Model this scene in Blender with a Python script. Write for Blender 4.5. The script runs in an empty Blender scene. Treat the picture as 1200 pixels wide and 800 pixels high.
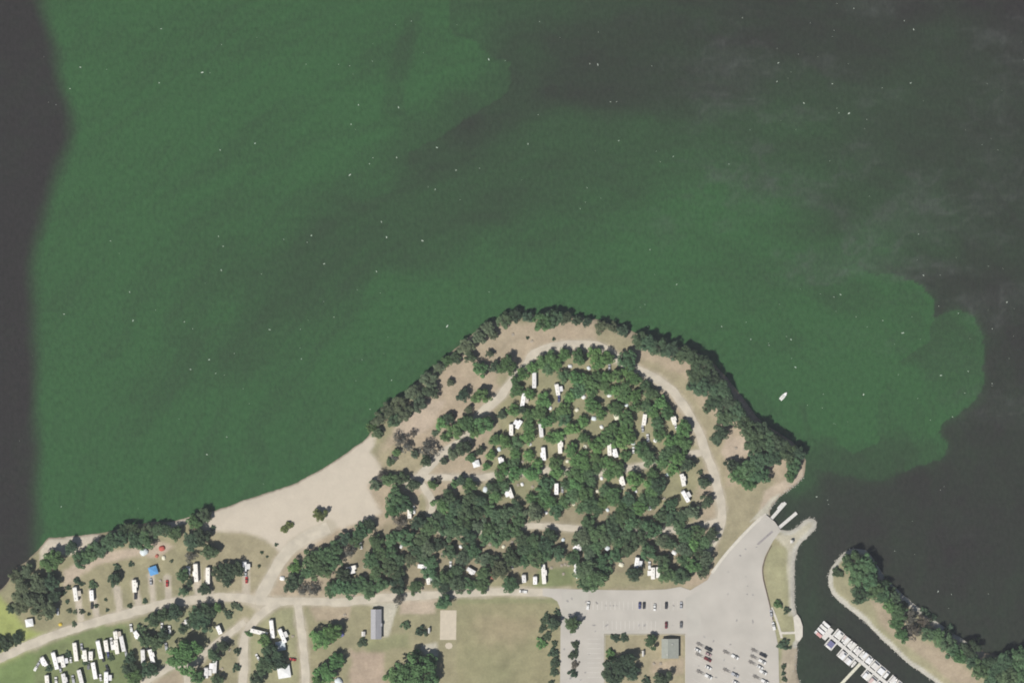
import bpy, bmesh, math, random
import numpy as np
from mathutils import Vector, Matrix
from mathutils.geometry import tessellate_polygon

R = math.radians
scene = bpy.context.scene
col = scene.collection

# ------------------------------------------------------------------ camera, sky, sun, exposure
CAM_H = 3000.0
cam_d = bpy.data.cameras.new("survey_camera")
cam = bpy.data.objects.new("survey_camera", cam_d); col.objects.link(cam)
cam.location = (0, 0, CAM_H); cam.rotation_euler = (0, 0, 0)
cam_d.sensor_width = 36.0
cam_d.lens = 36.0 * CAM_H / 720.0
cam_d.clip_start = 1.0; cam_d.clip_end = 20000.0
scene.camera = cam

SUN_EL, SUN_AZ = 52.0, 222.0            # degrees; azimuth clockwise from north (+Y)
world = bpy.data.worlds.new("World"); scene.world = world; world.use_nodes = True
wn = world.node_tree.nodes; wl = world.node_tree.links
bg = wn["Background"]
sky = wn.new("ShaderNodeTexSky"); sky.sky_type = 'NISHITA'; sky.sun_disc = False
sky.sun_elevation = R(SUN_EL); sky.sun_rotation = R(SUN_AZ); sky.air_density = 1.0; sky.dust_density = 0.6
wl.new(sky.outputs[0], bg.inputs[0]); bg.inputs[1].default_value = 0.05
sun_d = bpy.data.lights.new("sun", 'SUN'); sun_d.energy = 5.0; sun_d.angle = R(0.6); sun_d.color = (1.0, 0.955, 0.89)
sun = bpy.data.objects.new("sun", sun_d); col.objects.link(sun)
_d = Vector((-math.sin(R(SUN_AZ)) * math.cos(R(SUN_EL)), -math.cos(R(SUN_AZ)) * math.cos(R(SUN_EL)), -math.sin(R(SUN_EL))))
sun.rotation_euler = _d.to_track_quat('-Z', 'Y').to_euler(); sun.location = (-300, -300, 3300)

vs = scene.view_settings
vs.view_transform = 'Standard'; vs.look = 'None'; vs.exposure = 0.0; vs.gamma = 1.0; vs.use_curve_mapping = False
scene.render.engine = 'CYCLES'
scene.cycles.use_denoising = True
scene.cycles.filter_width = 1.85          # a soft survey lens
scene.cycles.max_bounces = 6; scene.cycles.diffuse_bounces = 3; scene.cycles.volume_bounces = 0
HAZE_DENSITY = 2.2e-5

S = 0.6                                   # metres per survey-grid unit
def m(px, py): return ((px - 600) * S, (400 - py) * S)
def mp(pts): return np.array([m(*p) for p in pts], float)

# ------------------------------------------------------------------ numeric helpers
def vnoise(x, y, scale, seed=0, octaves=3):
    x = np.asarray(x, float); y = np.asarray(y, float)
    out = np.zeros(np.broadcast(x, y).shape); amp = 1.0; tot = 0.0
    for o in range(octaves):
        g = np.random.RandomState(seed * 31 + o).rand(128, 128)
        u = x / scale * (2 ** o) + 17.3 * o; v = y / scale * (2 ** o) + 5.1 * o
        i = np.floor(u).astype(int); j = np.floor(v).astype(int)
        fu = u - i; fv = v - j; fu = fu * fu * (3 - 2 * fu); fv = fv * fv * (3 - 2 * fv)
        a = g[i % 128, j % 128]; b = g[(i + 1) % 128, j % 128]; c = g[i % 128, (j + 1) % 128]; d = g[(i + 1) % 128, (j + 1) % 128]
        out += amp * ((a * (1 - fu) + b * fu) * (1 - fv) + (c * (1 - fu) + d * fu) * fv); tot += amp; amp *= 0.5
    return out / tot * 2 - 1

def seg_dist(x, y, pts, closed=False):
    n = len(pts); best = np.full(x.shape, 1e18)
    for k in range(n if closed else n - 1):
        ax, ay = pts[k]; bx, by = pts[(k + 1) % n]
        dx, dy = bx - ax, by - ay; L = dx * dx + dy * dy + 1e-12
        t = np.clip(((x - ax) * dx + (y - ay) * dy) / L, 0, 1)
        best = np.minimum(best, (x - ax - t * dx) ** 2 + (y - ay - t * dy) ** 2)
    return np.sqrt(best)

def inside(x, y, pts):
    c = np.zeros(x.shape, bool); n = len(pts)
    for k in range(n):
        ax, ay = pts[k]; bx, by = pts[(k + 1) % n]
        if ay == by: continue
        c ^= ((ay > y) != (by > y)) & (x < (bx - ax) * (y - ay) / (by - ay) + ax)
    return c

def sdf(x, y, pts):                         # positive inside
    d = seg_dist(x, y, pts, True)
    return np.where(inside(x, y, pts), d, -d)

def sstep(a, b, v):
    t = np.clip((v - a) / (b - a), 0, 1); return t * t * (3 - 2 * t)

def catmull(pts, step=2.0):
    P = [Vector((p[0], p[1])) for p in pts]
    out = []
    for i in range(len(P) - 1):
        p0 = P[max(i - 1, 0)]; p1 = P[i]; p2 = P[i + 1]; p3 = P[min(i + 2, len(P) - 1)]
        n = max(2, int((p2 - p1).length / step))
        for k in range(n):
            t = k / n
            out.append(0.5 * ((2 * p1) + (p2 - p0) * t + (2 * p0 - 5 * p1 + 4 * p2 - p3) * t * t + (3 * p1 - p0 - 3 * p2 + p3) * t ** 3))
    out.append(P[-1]); return out

# ------------------------------------------------------------------ land outlines (survey grid)
MAIN = [(-1900, 1100), (-700, 900), (-300, 800), (-60, 725), (0, 692), (8, 682), (19, 665), (29, 659), (39, 649), (50, 638), (57, 629), (74, 629), (87, 627),
        (117, 625), (137, 620), (162, 613), (178, 612), (200, 611), (220, 605.5), (235, 601), (253, 598), (282, 587), (324, 574), (348, 565), (376, 550),
        (392, 540), (408, 529), (422, 519), (432, 511), (438, 500), (448, 490), (458, 478), (468, 468), (480, 456), (492, 444), (505, 434), (518, 423),
        (532, 410), (545, 398), (558, 388), (572, 379), (588, 373), (605, 369), (620, 369), (640, 367), (660, 370), (680, 371.5), (700, 375), (720, 380),
        (735, 385), (750, 392), (766, 397), (782, 403), (797, 407), (812, 411), (826, 418), (839, 428), (849, 439), (858, 450), (866, 460), (875, 472),
        (884, 485), (893, 495), (905, 502), (918, 510), (930, 518), (939, 528), (944, 540), (943, 552), (942, 558), (935, 567), (920, 577), (914, 582),
        (906, 591), (902, 598), (902, 603), (905, 609), (910, 616), (914, 620), (920, 621.5), (926, 622), (935, 616), (942, 609.5), (948, 606.5), (954, 607),
        (957.5, 611), (956, 619), (947, 628), (940, 634), (935, 641), (932.5, 649), (931.5, 660), (931, 685), (931, 705), (933, 718), (937, 724),
        (939.5, 738), (938, 749), (934, 755), (934, 787), (938, 802), (944, 830), (952, 900), (985, 1000), (1060, 1200), (1100, 2900), (-1900, 2900)]
ISLE = [(1015, 644.5), (1007, 642.5), (999, 643), (989, 647), (982, 654), (974, 665), (970.5, 674), (971, 685), (975, 695), (985, 705), (997, 715), (1010, 725), (1020, 735),
        (1035, 750), (1052, 766), (1065, 777), (1090, 795), (1112, 812), (1150, 835), (1230, 880), (1350, 930), (1600, 1010), (1700, 960), (1500, 870), (1330, 815),
        (1250, 792), (1200, 774), (1175, 768), (1154, 764), (1129, 748.5), (1105, 733.5), (1091, 723), (1075, 710.5), (1063, 700), (1051, 690), (1038, 677), (1033, 669), (1024, 655)]
MAINw, ISLEw = mp(MAIN), mp(ISLE)
LAND_H = 1.2
def shore_d(x, y): return np.maximum(sdf(x, y, MAINw), sdf(x, y, ISLEw))
def height_from_d(d):
    t = np.clip(d / 9.0, 0, 1)
    return np.where(d > 0, LAND_H * (1 - (1 - t) ** 2), np.maximum(-2.5, 0.25 * d))
def gz(x, y): return float(height_from_d(shore_d(np.array([x]), np.array([y])))[0])

# ------------------------------------------------------------------ object helpers
def link_mesh(name, me, mat=None, parent=None, **props):
    o = bpy.data.objects.new(name, me); col.objects.link(o)
    if mat is not None and not me.materials: me.materials.append(mat)
    if parent is not None: o.parent = parent
    for k, v in props.items(): o[k] = v
    return o

def thing(name, label, cat, loc, rz=0.0, group=None, scale=(1, 1, 1)):
    o = bpy.data.objects.new(name, None); col.objects.link(o); o.empty_display_size = 0.5
    o.location = loc; o.rotation_euler = (0, 0, rz); o.scale = scale
    o["label"] = label; o["category"] = cat
    if group: o["group"] = group
    return o

class MB:
    def __init__(s): s.v = []; s.f = []
    def add(s, verts, faces):
        n = len(s.v); s.v += [tuple(v) for v in verts]; s.f += [tuple(i + n for i in f) for f in faces]; return s
    def box(s, c, size, rz=0.0, taper=1.0, tz=None):
        hx, hy, hz = size[0] / 2, size[1] / 2, size[2] / 2; ca, sa = math.cos(rz), math.sin(rz); vs_ = []
        for z, t in ((-hz, 1.0), (hz, taper)):
            for x, y in ((-hx, -hy), (hx, -hy), (hx, hy), (-hx, hy)):
                x *= t; y *= t
                vs_.append((c[0] + x * ca - y * sa, c[1] + x * sa + y * ca, c[2] + z))
        return s.add(vs_, [(3, 2, 1, 0), (4, 5, 6, 7), (0, 1, 5, 4), (1, 2, 6, 5), (2, 3, 7, 6), (3, 0, 4, 7)])
    def cyl(s, a, b, r0, r1=None, n=8):
        r1 = r0 if r1 is None else r1; a = Vector(a); b = Vector(b); d = (b - a).normalized()
        u = d.orthogonal().normalized(); w = d.cross(u); vs_ = []
        for p, r in ((a, r0), (b, r1)):
            for k in range(n):
                t = 2 * math.pi * k / n; vs_.append(p + u * (r * math.cos(t)) + w * (r * math.sin(t)))
        fs = [(k, (k + 1) % n, n + (k + 1) % n, n + k) for k in range(n)] + [tuple(range(n))[::-1], tuple(range(n, 2 * n))]
        return s.add(vs_, fs)
    def prism_x(s, prof, x0, x1, inset=0.0):   # profile in (y,z), extruded along x
        n = len(prof); vs_ = [(x0, p[0], p[1]) for p in prof] + [(x1, p[0], p[1]) for p in prof]
        return s.add(vs_, [(k, (k + 1) % n, n + (k + 1) % n, n + k) for k in range(n)] + [tuple(range(n))[::-1], tuple(range(n, 2 * n))])
    def loft(s, rings, cap=True):
        n = len(rings[0]); vs_ = [p for r in rings for p in r]; fs = []
        for i in range(len(rings) - 1):
            for k in range(n): fs.append((i * n + k, i * n + (k + 1) % n, (i + 1) * n + (k + 1) % n, (i + 1) * n + k))
        if cap: fs += [tuple(range(n))[::-1], tuple(range((len(rings) - 1) * n, len(rings) * n))]
        return s.add(vs_, fs)
    def mesh(s, name, mat=None, smooth=False, bevel=0.0):
        me = bpy.data.meshes.new(name); me.from_pydata(s.v, [], s.f)
        bm = bmesh.new(); bm.from_mesh(me)
        bmesh.ops.recalc_face_normals(bm, faces=bm.faces[:])
        if bevel > 0:
            bmesh.ops.bevel(bm, geom=[e for e in bm.edges if len(e.link_faces) == 2 and e.calc_face_angle(0) > 0.6], offset=bevel, segments=2, affect='EDGES', profile=0.7)
        bm.to_mesh(me); bm.free()
        if smooth: me.polygons.foreach_set("use_smooth", [True] * len(me.polygons))
        if mat is not None: me.materials.append(mat)
        me.update(); return me

# ------------------------------------------------------------------ materials
def new_mat(name):
    mt = bpy.data.materials.new(name); mt.use_nodes = True
    return mt, mt.node_tree.nodes, mt.node_tree.links, mt.node_tree.nodes["Principled BSDF"]

def add_bump(N, L, P, scale, strength, dist, coord='Object', detail=4):
    tc = N.new("ShaderNodeTexCoord"); no = N.new("ShaderNodeTexNoise"); bu = N.new("ShaderNodeBump")
    no.inputs["Scale"].default_value = scale; no.inputs["Detail"].default_value = detail
    bu.inputs["Strength"].default_value = strength; bu.inputs["Distance"].default_value = dist
    L.new(tc.outputs[coord], no.inputs["Vector"]); L.new(no.outputs["Fac"], bu.inputs["Height"]); L.new(bu.outputs[0], P.inputs["Normal"])

def simple(name, c, rough=0.6, var=0.12, scale=1.5, metal=0.0, bump=0.0):
    mt, N, L, P = new_mat(name)
    tc = N.new("ShaderNodeTexCoord"); no = N.new("ShaderNodeTexNoise"); no.inputs["Scale"].default_value = scale; no.inputs["Detail"].default_value = 5
    ra = N.new("ShaderNodeValToRGB")
    ra.color_ramp.elements[0].position = 0.3; ra.color_ramp.elements[1].position = 0.7
    ra.color_ramp.elements[0].color = tuple(x * (1 - var) for x in c) + (1,); ra.color_ramp.elements[1].color = tuple(min(1, x * (1 + var)) for x in c) + (1,)
    L.new(tc.outputs["Object"], no.inputs["Vector"]); L.new(no.outputs["Fac"], ra.inputs[0]); L.new(ra.outputs[0], P.inputs["Base Color"])
    P.inputs["Roughness"].default_value = rough; P.inputs["Metallic"].default_value = metal
    if bump: add_bump(N, L, P, scale * 3, 0.4, bump)
    return mt

def objcolor(name, rough=0.45, var=0.1, scale=2.0, coat=0.0):
    mt, N, L, P = new_mat(name)
    oi = N.new("ShaderNodeObjectInfo"); tc = N.new("ShaderNodeTexCoord"); no = N.new("ShaderNodeTexNoise")
    no.inputs["Scale"].default_value = scale; no.inputs["Detail"].default_value = 4
    mr = N.new("ShaderNodeMapRange"); mr.inputs[1].default_value = 0.3; mr.inputs[2].default_value = 0.7; mr.inputs[3].default_value = 1 - var; mr.inputs[4].default_value = 1 + var
    mx = N.new("ShaderNodeMix"); mx.data_type = 'RGBA'; mx.blend_type = 'MULTIPLY'; mx.inputs[0].default_value = 1.0
    L.new(tc.outputs["Object"], no.inputs["Vector"]); L.new(no.outputs["Fac"], mr.inputs[0])
    L.new(oi.outputs["Color"], mx.inputs[6]); L.new(mr.outputs[0], mx.inputs[7]); L.new(mx.outputs[2], P.inputs["Base Color"])
    P.inputs["Roughness"].default_value = rough
    if coat: P.inputs["Coat Weight"].default_value = coat
    return mt

def attr_ground(name, k=1.0):
    mt, N, L, P = new_mat(name)
    at = N.new("ShaderNodeAttribute"); at.attribute_name = "surface"
    tc = N.new("ShaderNodeTexCoord")
    def noise(scale, lo, hi, detail=5, rough=0.6):
        no = N.new("ShaderNodeTexNoise"); no.inputs["Scale"].default_value = scale; no.inputs["Detail"].default_value = detail; no.inputs["Roughness"].default_value = rough
        L.new(tc.outputs["Object"], no.inputs["Vector"])
        mr = N.new("ShaderNodeMapRange"); mr.inputs[1].default_value = 0.28; mr.inputs[2].default_value = 0.72; mr.inputs[3].default_value = lo; mr.inputs[4].default_value = hi
        L.new(no.outputs["Fac"], mr.inputs[0]); return mr.outputs[0]
    a = noise(0.12, 1 - 0.15 * k, 1 + 0.14 * k); b = noise(0.6, 1 - 0.14 * k, 1 + 0.14 * k, 6, 0.75)
    mu = N.new("ShaderNodeMath"); mu.operation = 'MULTIPLY'; L.new(a, mu.inputs[0]); L.new(b, mu.inputs[1])
    mx = N.new("ShaderNodeMix"); mx.data_type = 'RGBA'; mx.blend_type = 'MULTIPLY'; mx.inputs[0].default_value = 1.0
    L.new(at.outputs["Color"], mx.inputs[6]); L.new(mu.outputs[0], mx.inputs[7]); L.new(mx.outputs[2], P.inputs["Base Color"])
    P.inputs["Roughness"].default_value = 0.95; P.inputs["Specular IOR Level"].default_value = 0.15
    add_bump(N, L, P, 0.8, 0.5, 0.12, detail=6)
    return mt

M_GROUND = attr_ground("ground_surface"); M_BEACH = attr_ground("beach_sand", 0.3)
M_GRAVEL = simple("pale_gravel", (0.49, 0.445, 0.36), 0.95, 0.13, 0.16, bump=0.04)
M_ASPHALT = simple("worn_grey_asphalt", (0.445, 0.42, 0.375), 0.9, 0.075, 0.07, bump=0.02)
M_CONCRETE = simple("pale_concrete", (0.56, 0.53, 0.46), 0.85, 0.08, 0.5, bump=0.01)
M_SANDPAD = simple("court_sand", (0.52, 0.46, 0.36), 0.95, 0.06, 0.4, bump=0.03)
M_PAINT = simple("faded_white_paint", (0.60, 0.58, 0.54), 0.8, 0.15, 1.0)
M_DARKPATCH = simple("dark_grey_strip", (0.27, 0.25, 0.245), 0.7, 0.15, 0.6)
M_DARKBROWN = simple("dark_brown", (0.16, 0.12, 0.10), 0.9, 0.2, 1.0)
M_DOCK = simple("bleached_dock_boards", (0.60, 0.585, 0.55), 0.8, 0.1, 1.2)
M_PILE = simple("dark_pile", (0.10, 0.085, 0.07), 0.85, 0.2, 2.0)
M_WHITE = objcolor("painted_shell", 0.4, 0.07, 0.9)
M_ROOFW = objcolor("rubber_roof", 0.6, 0.08, 0.7)
M_PLASTIC = simple("off_white_plastic", (0.62, 0.61, 0.58), 0.5, 0.08, 2.0)
M_GLASS = simple("dark_tinted_glass", (0.03, 0.035, 0.04), 0.12, 0.1, 1.0)
M_TYRE = simple("black_rubber", (0.02, 0.02, 0.02), 0.8, 0.2, 3.0)
M_STEEL = simple("grey_steel", (0.25, 0.25, 0.26), 0.5, 0.15, 2.0, 0.4)
M_CARPAINT = objcolor("car_paint", 0.3, 0.03, 0.5, 0.5)
M_FABRIC = objcolor("tent_fabric", 0.85, 0.08, 1.2)
M_WOOD = simple("picnic_wood", (0.42, 0.37, 0.30), 0.85, 0.15, 1.5)
M_ROOF_GREY = simple("grey_metal_roof", (0.33, 0.33, 0.345), 0.5, 0.06, 0.4, 0.1)
M_ROOF_GREEN = simple("grey_green_shingles", (0.30, 0.315, 0.275), 0.9, 0.08, 0.6)
M_WALL = simple("tan_block_wall", (0.42, 0.37, 0.29), 0.9, 0.08, 0.8)
M_BARK = simple("bark", (0.09, 0.07, 0.055), 0.95, 0.25, 2.0)
M_ROCK = simple("pale_riprap", (0.46, 0.44, 0.39), 0.9, 0.22, 0.25)
M_FOAM = simple("foam", (0.58, 0.64, 0.56), 0.6, 0.1, 1.0)

def foliage(attr=None):
    mt, N, L, P = new_mat("foliage")
    oi = N.new("ShaderNodeAttribute" if attr else "ShaderNodeObjectInfo"); tc = N.new("ShaderNodeTexCoord"); no = N.new("ShaderNodeTexNoise")
    if attr: oi.attribute_name = attr
    no.inputs["Scale"].default_value = 0.4 if attr else 2.2; no.inputs["Detail"].default_value = 4
    L.new(tc.outputs["Object"], no.inputs["Vector"])
    mr = N.new("ShaderNodeMapRange"); mr.inputs[1].default_value = 0.3; mr.inputs[2].default_value = 0.7; mr.inputs[3].default_value = 0.66; mr.inputs[4].default_value = 1.45
    L.new(no.outputs["Fac"], mr.inputs[0])
    mx = N.new("ShaderNodeMix"); mx.data_type = 'RGBA'; mx.blend_type = 'MULTIPLY'; mx.inputs[0].default_value = 1.0
    L.new(oi.outputs["Color"], mx.inputs[6]); L.new(mr.outputs[0], mx.inputs[7]); L.new(mx.outputs[2], P.inputs["Base Color"])
    P.inputs["Roughness"].default_value = 0.75; P.inputs["Specular IOR Level"].default_value = 0.2
    tr = N.new("ShaderNodeBsdfTranslucent"); L.new(mx.outputs[2], tr.inputs[0])
    ms = N.new("ShaderNodeMixShader"); ms.inputs[0].default_value = 0.25
    L.new(P.outputs[0], ms.inputs[1]); L.new(tr.outputs[0], ms.inputs[2]); L.new(ms.outputs[0], N["Material Output"].inputs["Surface"])
    return mt
M_LEAF = foliage()

# ------------------------------------------------------------------ road and zone data (survey grid)
ROADS = [  # name, points, width (grid units), label bits
    ("gravel_road", [(-60, 795), (-20, 780), (0, 771), (30, 757), (60, 745), (100, 732), (140, 721), (170, 713), (200, 706), (240, 701), (275, 699), (300, 703)], 10),
    ("gravel_road", [(302, 706), (310, 690), (320, 672), (330, 655), (343, 640), (362, 628), (385, 617)], 14),
    ("gravel_road", [(300, 704), (325, 704), (350, 704), (400, 705), (430, 702), (460, 699), (500, 697), (540, 695), (580, 693), (620, 693), (665, 694)], 9),
    ("gravel_road", [(325, 705), (305, 720), (292, 735), (286, 750), (286, 775), (284, 812)], 10),
    ("gravel_road", [(349, 705), (351, 722), (354, 745), (357, 770), (358, 812)], 9),
    ("gravel_road", [(287, 728), (270, 741), (256, 752), (243, 763), (230, 776), (219, 784), (220, 800), (221, 815)], 7),
    ("gravel_road", [(219, 784), (211, 778), (203, 779), (187, 789), (170, 799), (150, 812)], 7),
    ("gravel_road", [(478, 566), (492, 558), (507, 542), (526, 526), (536, 520), (551, 508), (561, 487), (577, 473), (587, 464), (594, 454), (605, 441), (616, 430), (626, 415), (646, 407), (668, 404),
                     (692, 404), (711, 410), (723, 420), (742, 431), (767, 443), (786, 456), (799, 472), (810, 490), (819, 507), (827, 530), (836, 552), (842, 576), (846, 596), (845, 613), (839, 629), (828, 645)], 10),
    ("gravel_road", [(490, 560), (497, 571), (503, 580), (507, 592), (505, 604), (508, 615), (520, 623)], 8),
    ("gravel_road", [(495, 559), (522, 559), (557, 560), (583, 556), (612, 553), (640, 551), (668, 553), (700, 554), (729, 550), (750, 546), (763, 541), (790, 534), (822, 530)], 7),
    ("gravel_road", [(520, 623), (560, 622), (600, 619), (620, 616), (650, 617), (680, 619), (720, 622), (770, 622), (812, 618), (842, 610)], 7),
]
PADS = [((95, 724), (89, 690)), ((114, 720), (107, 692)), ((141, 717), (137, 690)), ((163, 709), (158, 682)), ((180, 706), (177, 674)), ((198, 703), (196, 677)), ((232, 698), (230, 663)), ((246, 697), (244, 670)), ((289, 697), (288, 660))]
LOT = [(636, 689), (655, 689.5), (700, 690.5), (750, 691), (780, 690), (797, 687), (809, 691), (829, 679), (835, 668), (849, 649), (862, 635), (884, 613), (898, 603), (908, 611), (915, 621),
       (906, 633), (901, 642), (896, 652), (893, 664), (895, 679), (901, 704), (905, 723), (909, 742), (912, 757), (913, 800), (914, 830), (803, 830), (803, 742), (708, 742), (708, 830), (656, 830), (657, 720), (656, 711), (653, 704), (646, 699.5), (636, 697.5)]
COURT = [(516, 714.5), (535, 714.5), (534.5, 749), (515.5, 749)]

C_GRASS = (0.275, 0.255, 0.155); C_GREEN = (0.175, 0.235, 0.09); C_LAWN = (0.165, 0.195, 0.09); C_DIRT = (0.375, 0.31, 0.222); C_TAN = (0.305, 0.272, 0.175)
C_SAND = (0.522, 0.466, 0.378); C_PINK = (0.44, 0.365, 0.28); C_PALE = (0.47, 0.445, 0.36); C_SHADE = (0.20, 0.165, 0.125); C_BROWN = (0.36, 0.30, 0.215); C_WET = (0.20, 0.165, 0.12)
ZONES = [  # polygon, colour, edge softness (m), edge raggedness (m)
    ([(200, 640), (420, 560), (560, 380), (700, 370), (860, 440), (960, 540), (860, 690), (480, 700), (300, 710)], C_DIRT, 8, 4),
    ([(590, 440), (690, 405), (770, 450), (825, 530), (800, 690), (500, 695), (480, 620), (570, 560)], (0.265, 0.25, 0.148), 10, 6),
    ([(500, 585), (700, 590), (800, 600), (800, 690), (660, 665), (470, 695), (380, 690), (430, 630)], (0.27, 0.235, 0.155), 8, 5),
    ([(745, 420), (770, 425), (800, 440), (835, 490), (860, 520), (850, 570), (905, 560), (900, 600), (840, 665), (848, 590), (825, 505), (790, 455)], C_TAN, 6, 3),
    ([(700, 380), (745, 400), (740, 425), (700, 405)], C_TAN, 5, 3),
    ([(60, 640), (240, 615), (300, 640), (305, 690), (230, 698), (100, 730), (60, 700)], C_GRASS, 7, 3),
    ([(72, 668), (100, 652), (150, 640), (185, 632), (205, 640), (190, 650), (140, 655), (100, 668), (75, 690)], C_PINK, 4, 3),
    ([(48, 641), (58, 630), (90, 627), (118, 625), (112, 640), (88, 650), (62, 650), (46, 658)], C_SAND, 2, 1.5),
    ([(186, 622), (198, 611), (222, 604), (222, 612), (200, 619)], C_SAND, 2, 1),
    ([(240, 624), (300, 622), (326, 636), (318, 665), (300, 690), (255, 692), (235, 660)], C_TAN, 5, 3),
    ([(-300, 860), (-60, 740), (0, 700), (30, 735), (62, 745), (20, 770), (-40, 800)], (0.31, 0.345, 0.12), 6, 3),
    ([(-300, 900), (-40, 800), (40, 762), (100, 740), (150, 728), (150, 800), (150, 900)], C_GREEN, 6, 3),
    ([(40, 765), (100, 742), (150, 730), (200, 715), (210, 790), (150, 800), (40, 810)], C_LAWN, 6, 4),
    ([(205, 782), (222, 786), (222, 830), (165, 830), (180, 796)], C_BROWN, 3, 2),
    ([(150, 730), (265, 705), (285, 712), (270, 738), (215, 780), (160, 800)], (0.26, 0.255, 0.15), 5, 3),
    ([(295, 720), (345, 712), (350, 800), (290, 800)], (0.28, 0.275, 0.16), 4, 2),
    ([(360, 712), (440, 708), (440, 800), (362, 800)], C_GRASS, 5, 3),
    ([(363, 707), (412, 707), (408, 726), (370, 728)], C_DIRT, 2.5, 1.5),
    ([(410, 760), (450, 765), (452, 830), (412, 830)], (0.375, 0.30, 0.225), 4, 2.5),
    ([(425, 752), (480, 740), (480, 758), (430, 763)], (0.24, 0.245, 0.135), 5, 3),
    ([(445, 698), (470, 702), (466, 712), (456, 745), (447, 746), (447, 712), (425, 708), (430, 702)], C_PALE, 2, 1.2),
    ([(468, 700), (512, 700), (510, 718), (468, 720)], C_PINK, 3, 1.5),
    ([(495, 755), (512, 753), (512, 768), (500, 770), (492, 760)], C_PALE, 2, 1.2),
    ([(536, 702), (652, 702), (654, 830), (534, 830)], (0.268, 0.25, 0.146), 3, 2),
    ([(560, 716), (640, 730), (600, 760), (560, 750)], (0.295, 0.258, 0.16), 14, 8),
    ([(545, 745), (600, 790), (560, 812), (540, 790)], (0.255, 0.245, 0.14), 14, 8),
    ([(536, 700), (655, 699), (655, 706), (536, 707)], (0.235, 0.24, 0.13), 3, 1.5),
    ([(632, 668), (672, 664), (674, 686), (624, 688)], (0.185, 0.21, 0.10), 4, 2),
    ([(700, 672), (780, 665), (795, 684), (700, 689)], C_GRASS, 3, 2),
    ([(708, 743), (802, 743), (802, 830), (708, 830)], C_TAN, 1.5, 1),
    ([(764, 775), (802, 770), (802, 790), (762, 790)], C_BROWN, 4, 2),
    ([(895, 640), (935, 640), (935, 830), (910, 830)], (0.285, 0.28, 0.165), 3, 1),
    ([(922, 640), (934, 640), (932, 720), (925, 720)], C_PALE, 2, 1),
    ([(906, 628), (925, 622), (945, 606), (958, 607), (956, 622), (936, 640), (928, 650), (918, 640)], (0.45, 0.42, 0.325), 2, 1.2),
    ([(916, 757), (935, 757), (938, 830), (915, 830)], (0.39, 0.335, 0.25), 2, 1),
    ([(895, 575), (925, 560), (944, 545), (945, 560), (915, 584), (903, 603), (896, 606), (890, 600)], C_PINK, 2, 1.2),
    ([(880, 610), (904, 583), (914, 578), (905, 596), (900, 606)], C_PALE, 1.5, 0.8),
    ([(850, 512), (875, 512), (880, 530), (856, 545), (846, 530)], C_PINK, 4, 2),
    # the bathing beach
    ([(235, 618), (253, 590), (330, 560), (420, 505), (440, 512), (436, 530), (450, 545), (448, 562), (432, 570), (446, 600), (430, 612), (395, 620), (360, 640), (335, 650), (322, 640), (300, 626), (262, 622)], C_SAND, 4, 2.5),
    ([(438, 530), (470, 520), (520, 535), (505, 552), (478, 568), (450, 560)], C_TAN, 5, 3),
    ([(470, 490), (500, 470), (520, 470), (505, 500), (480, 512), (462, 505)], C_PINK, 4, 2.5),
    ([(498, 575), (500, 585), (500, 605), (490, 600), (490, 580)], C_GRASS, 2, 1),
    # sand bar island
    ([(960, 630), (1040, 640), (1300, 770), (1300, 900), (1060, 780), (960, 690)], (0.29, 0.272, 0.17), 3, 1),
    ([(1032, 668), (1110, 732), (1160, 764), (1150, 772), (1100, 738), (1028, 680)], C_PINK, 2, 1),
    ([(1020, 700), (1048, 712), (1075, 745), (1110, 765), (1150, 800), (1120, 800), (1060, 755), (1030, 728)], C_BROWN, 4, 2),
]
BEACH_POLY = ZONES[[i for i, z in enumerate(ZONES) if z[1] is C_SAND][-1]][0]

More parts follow.
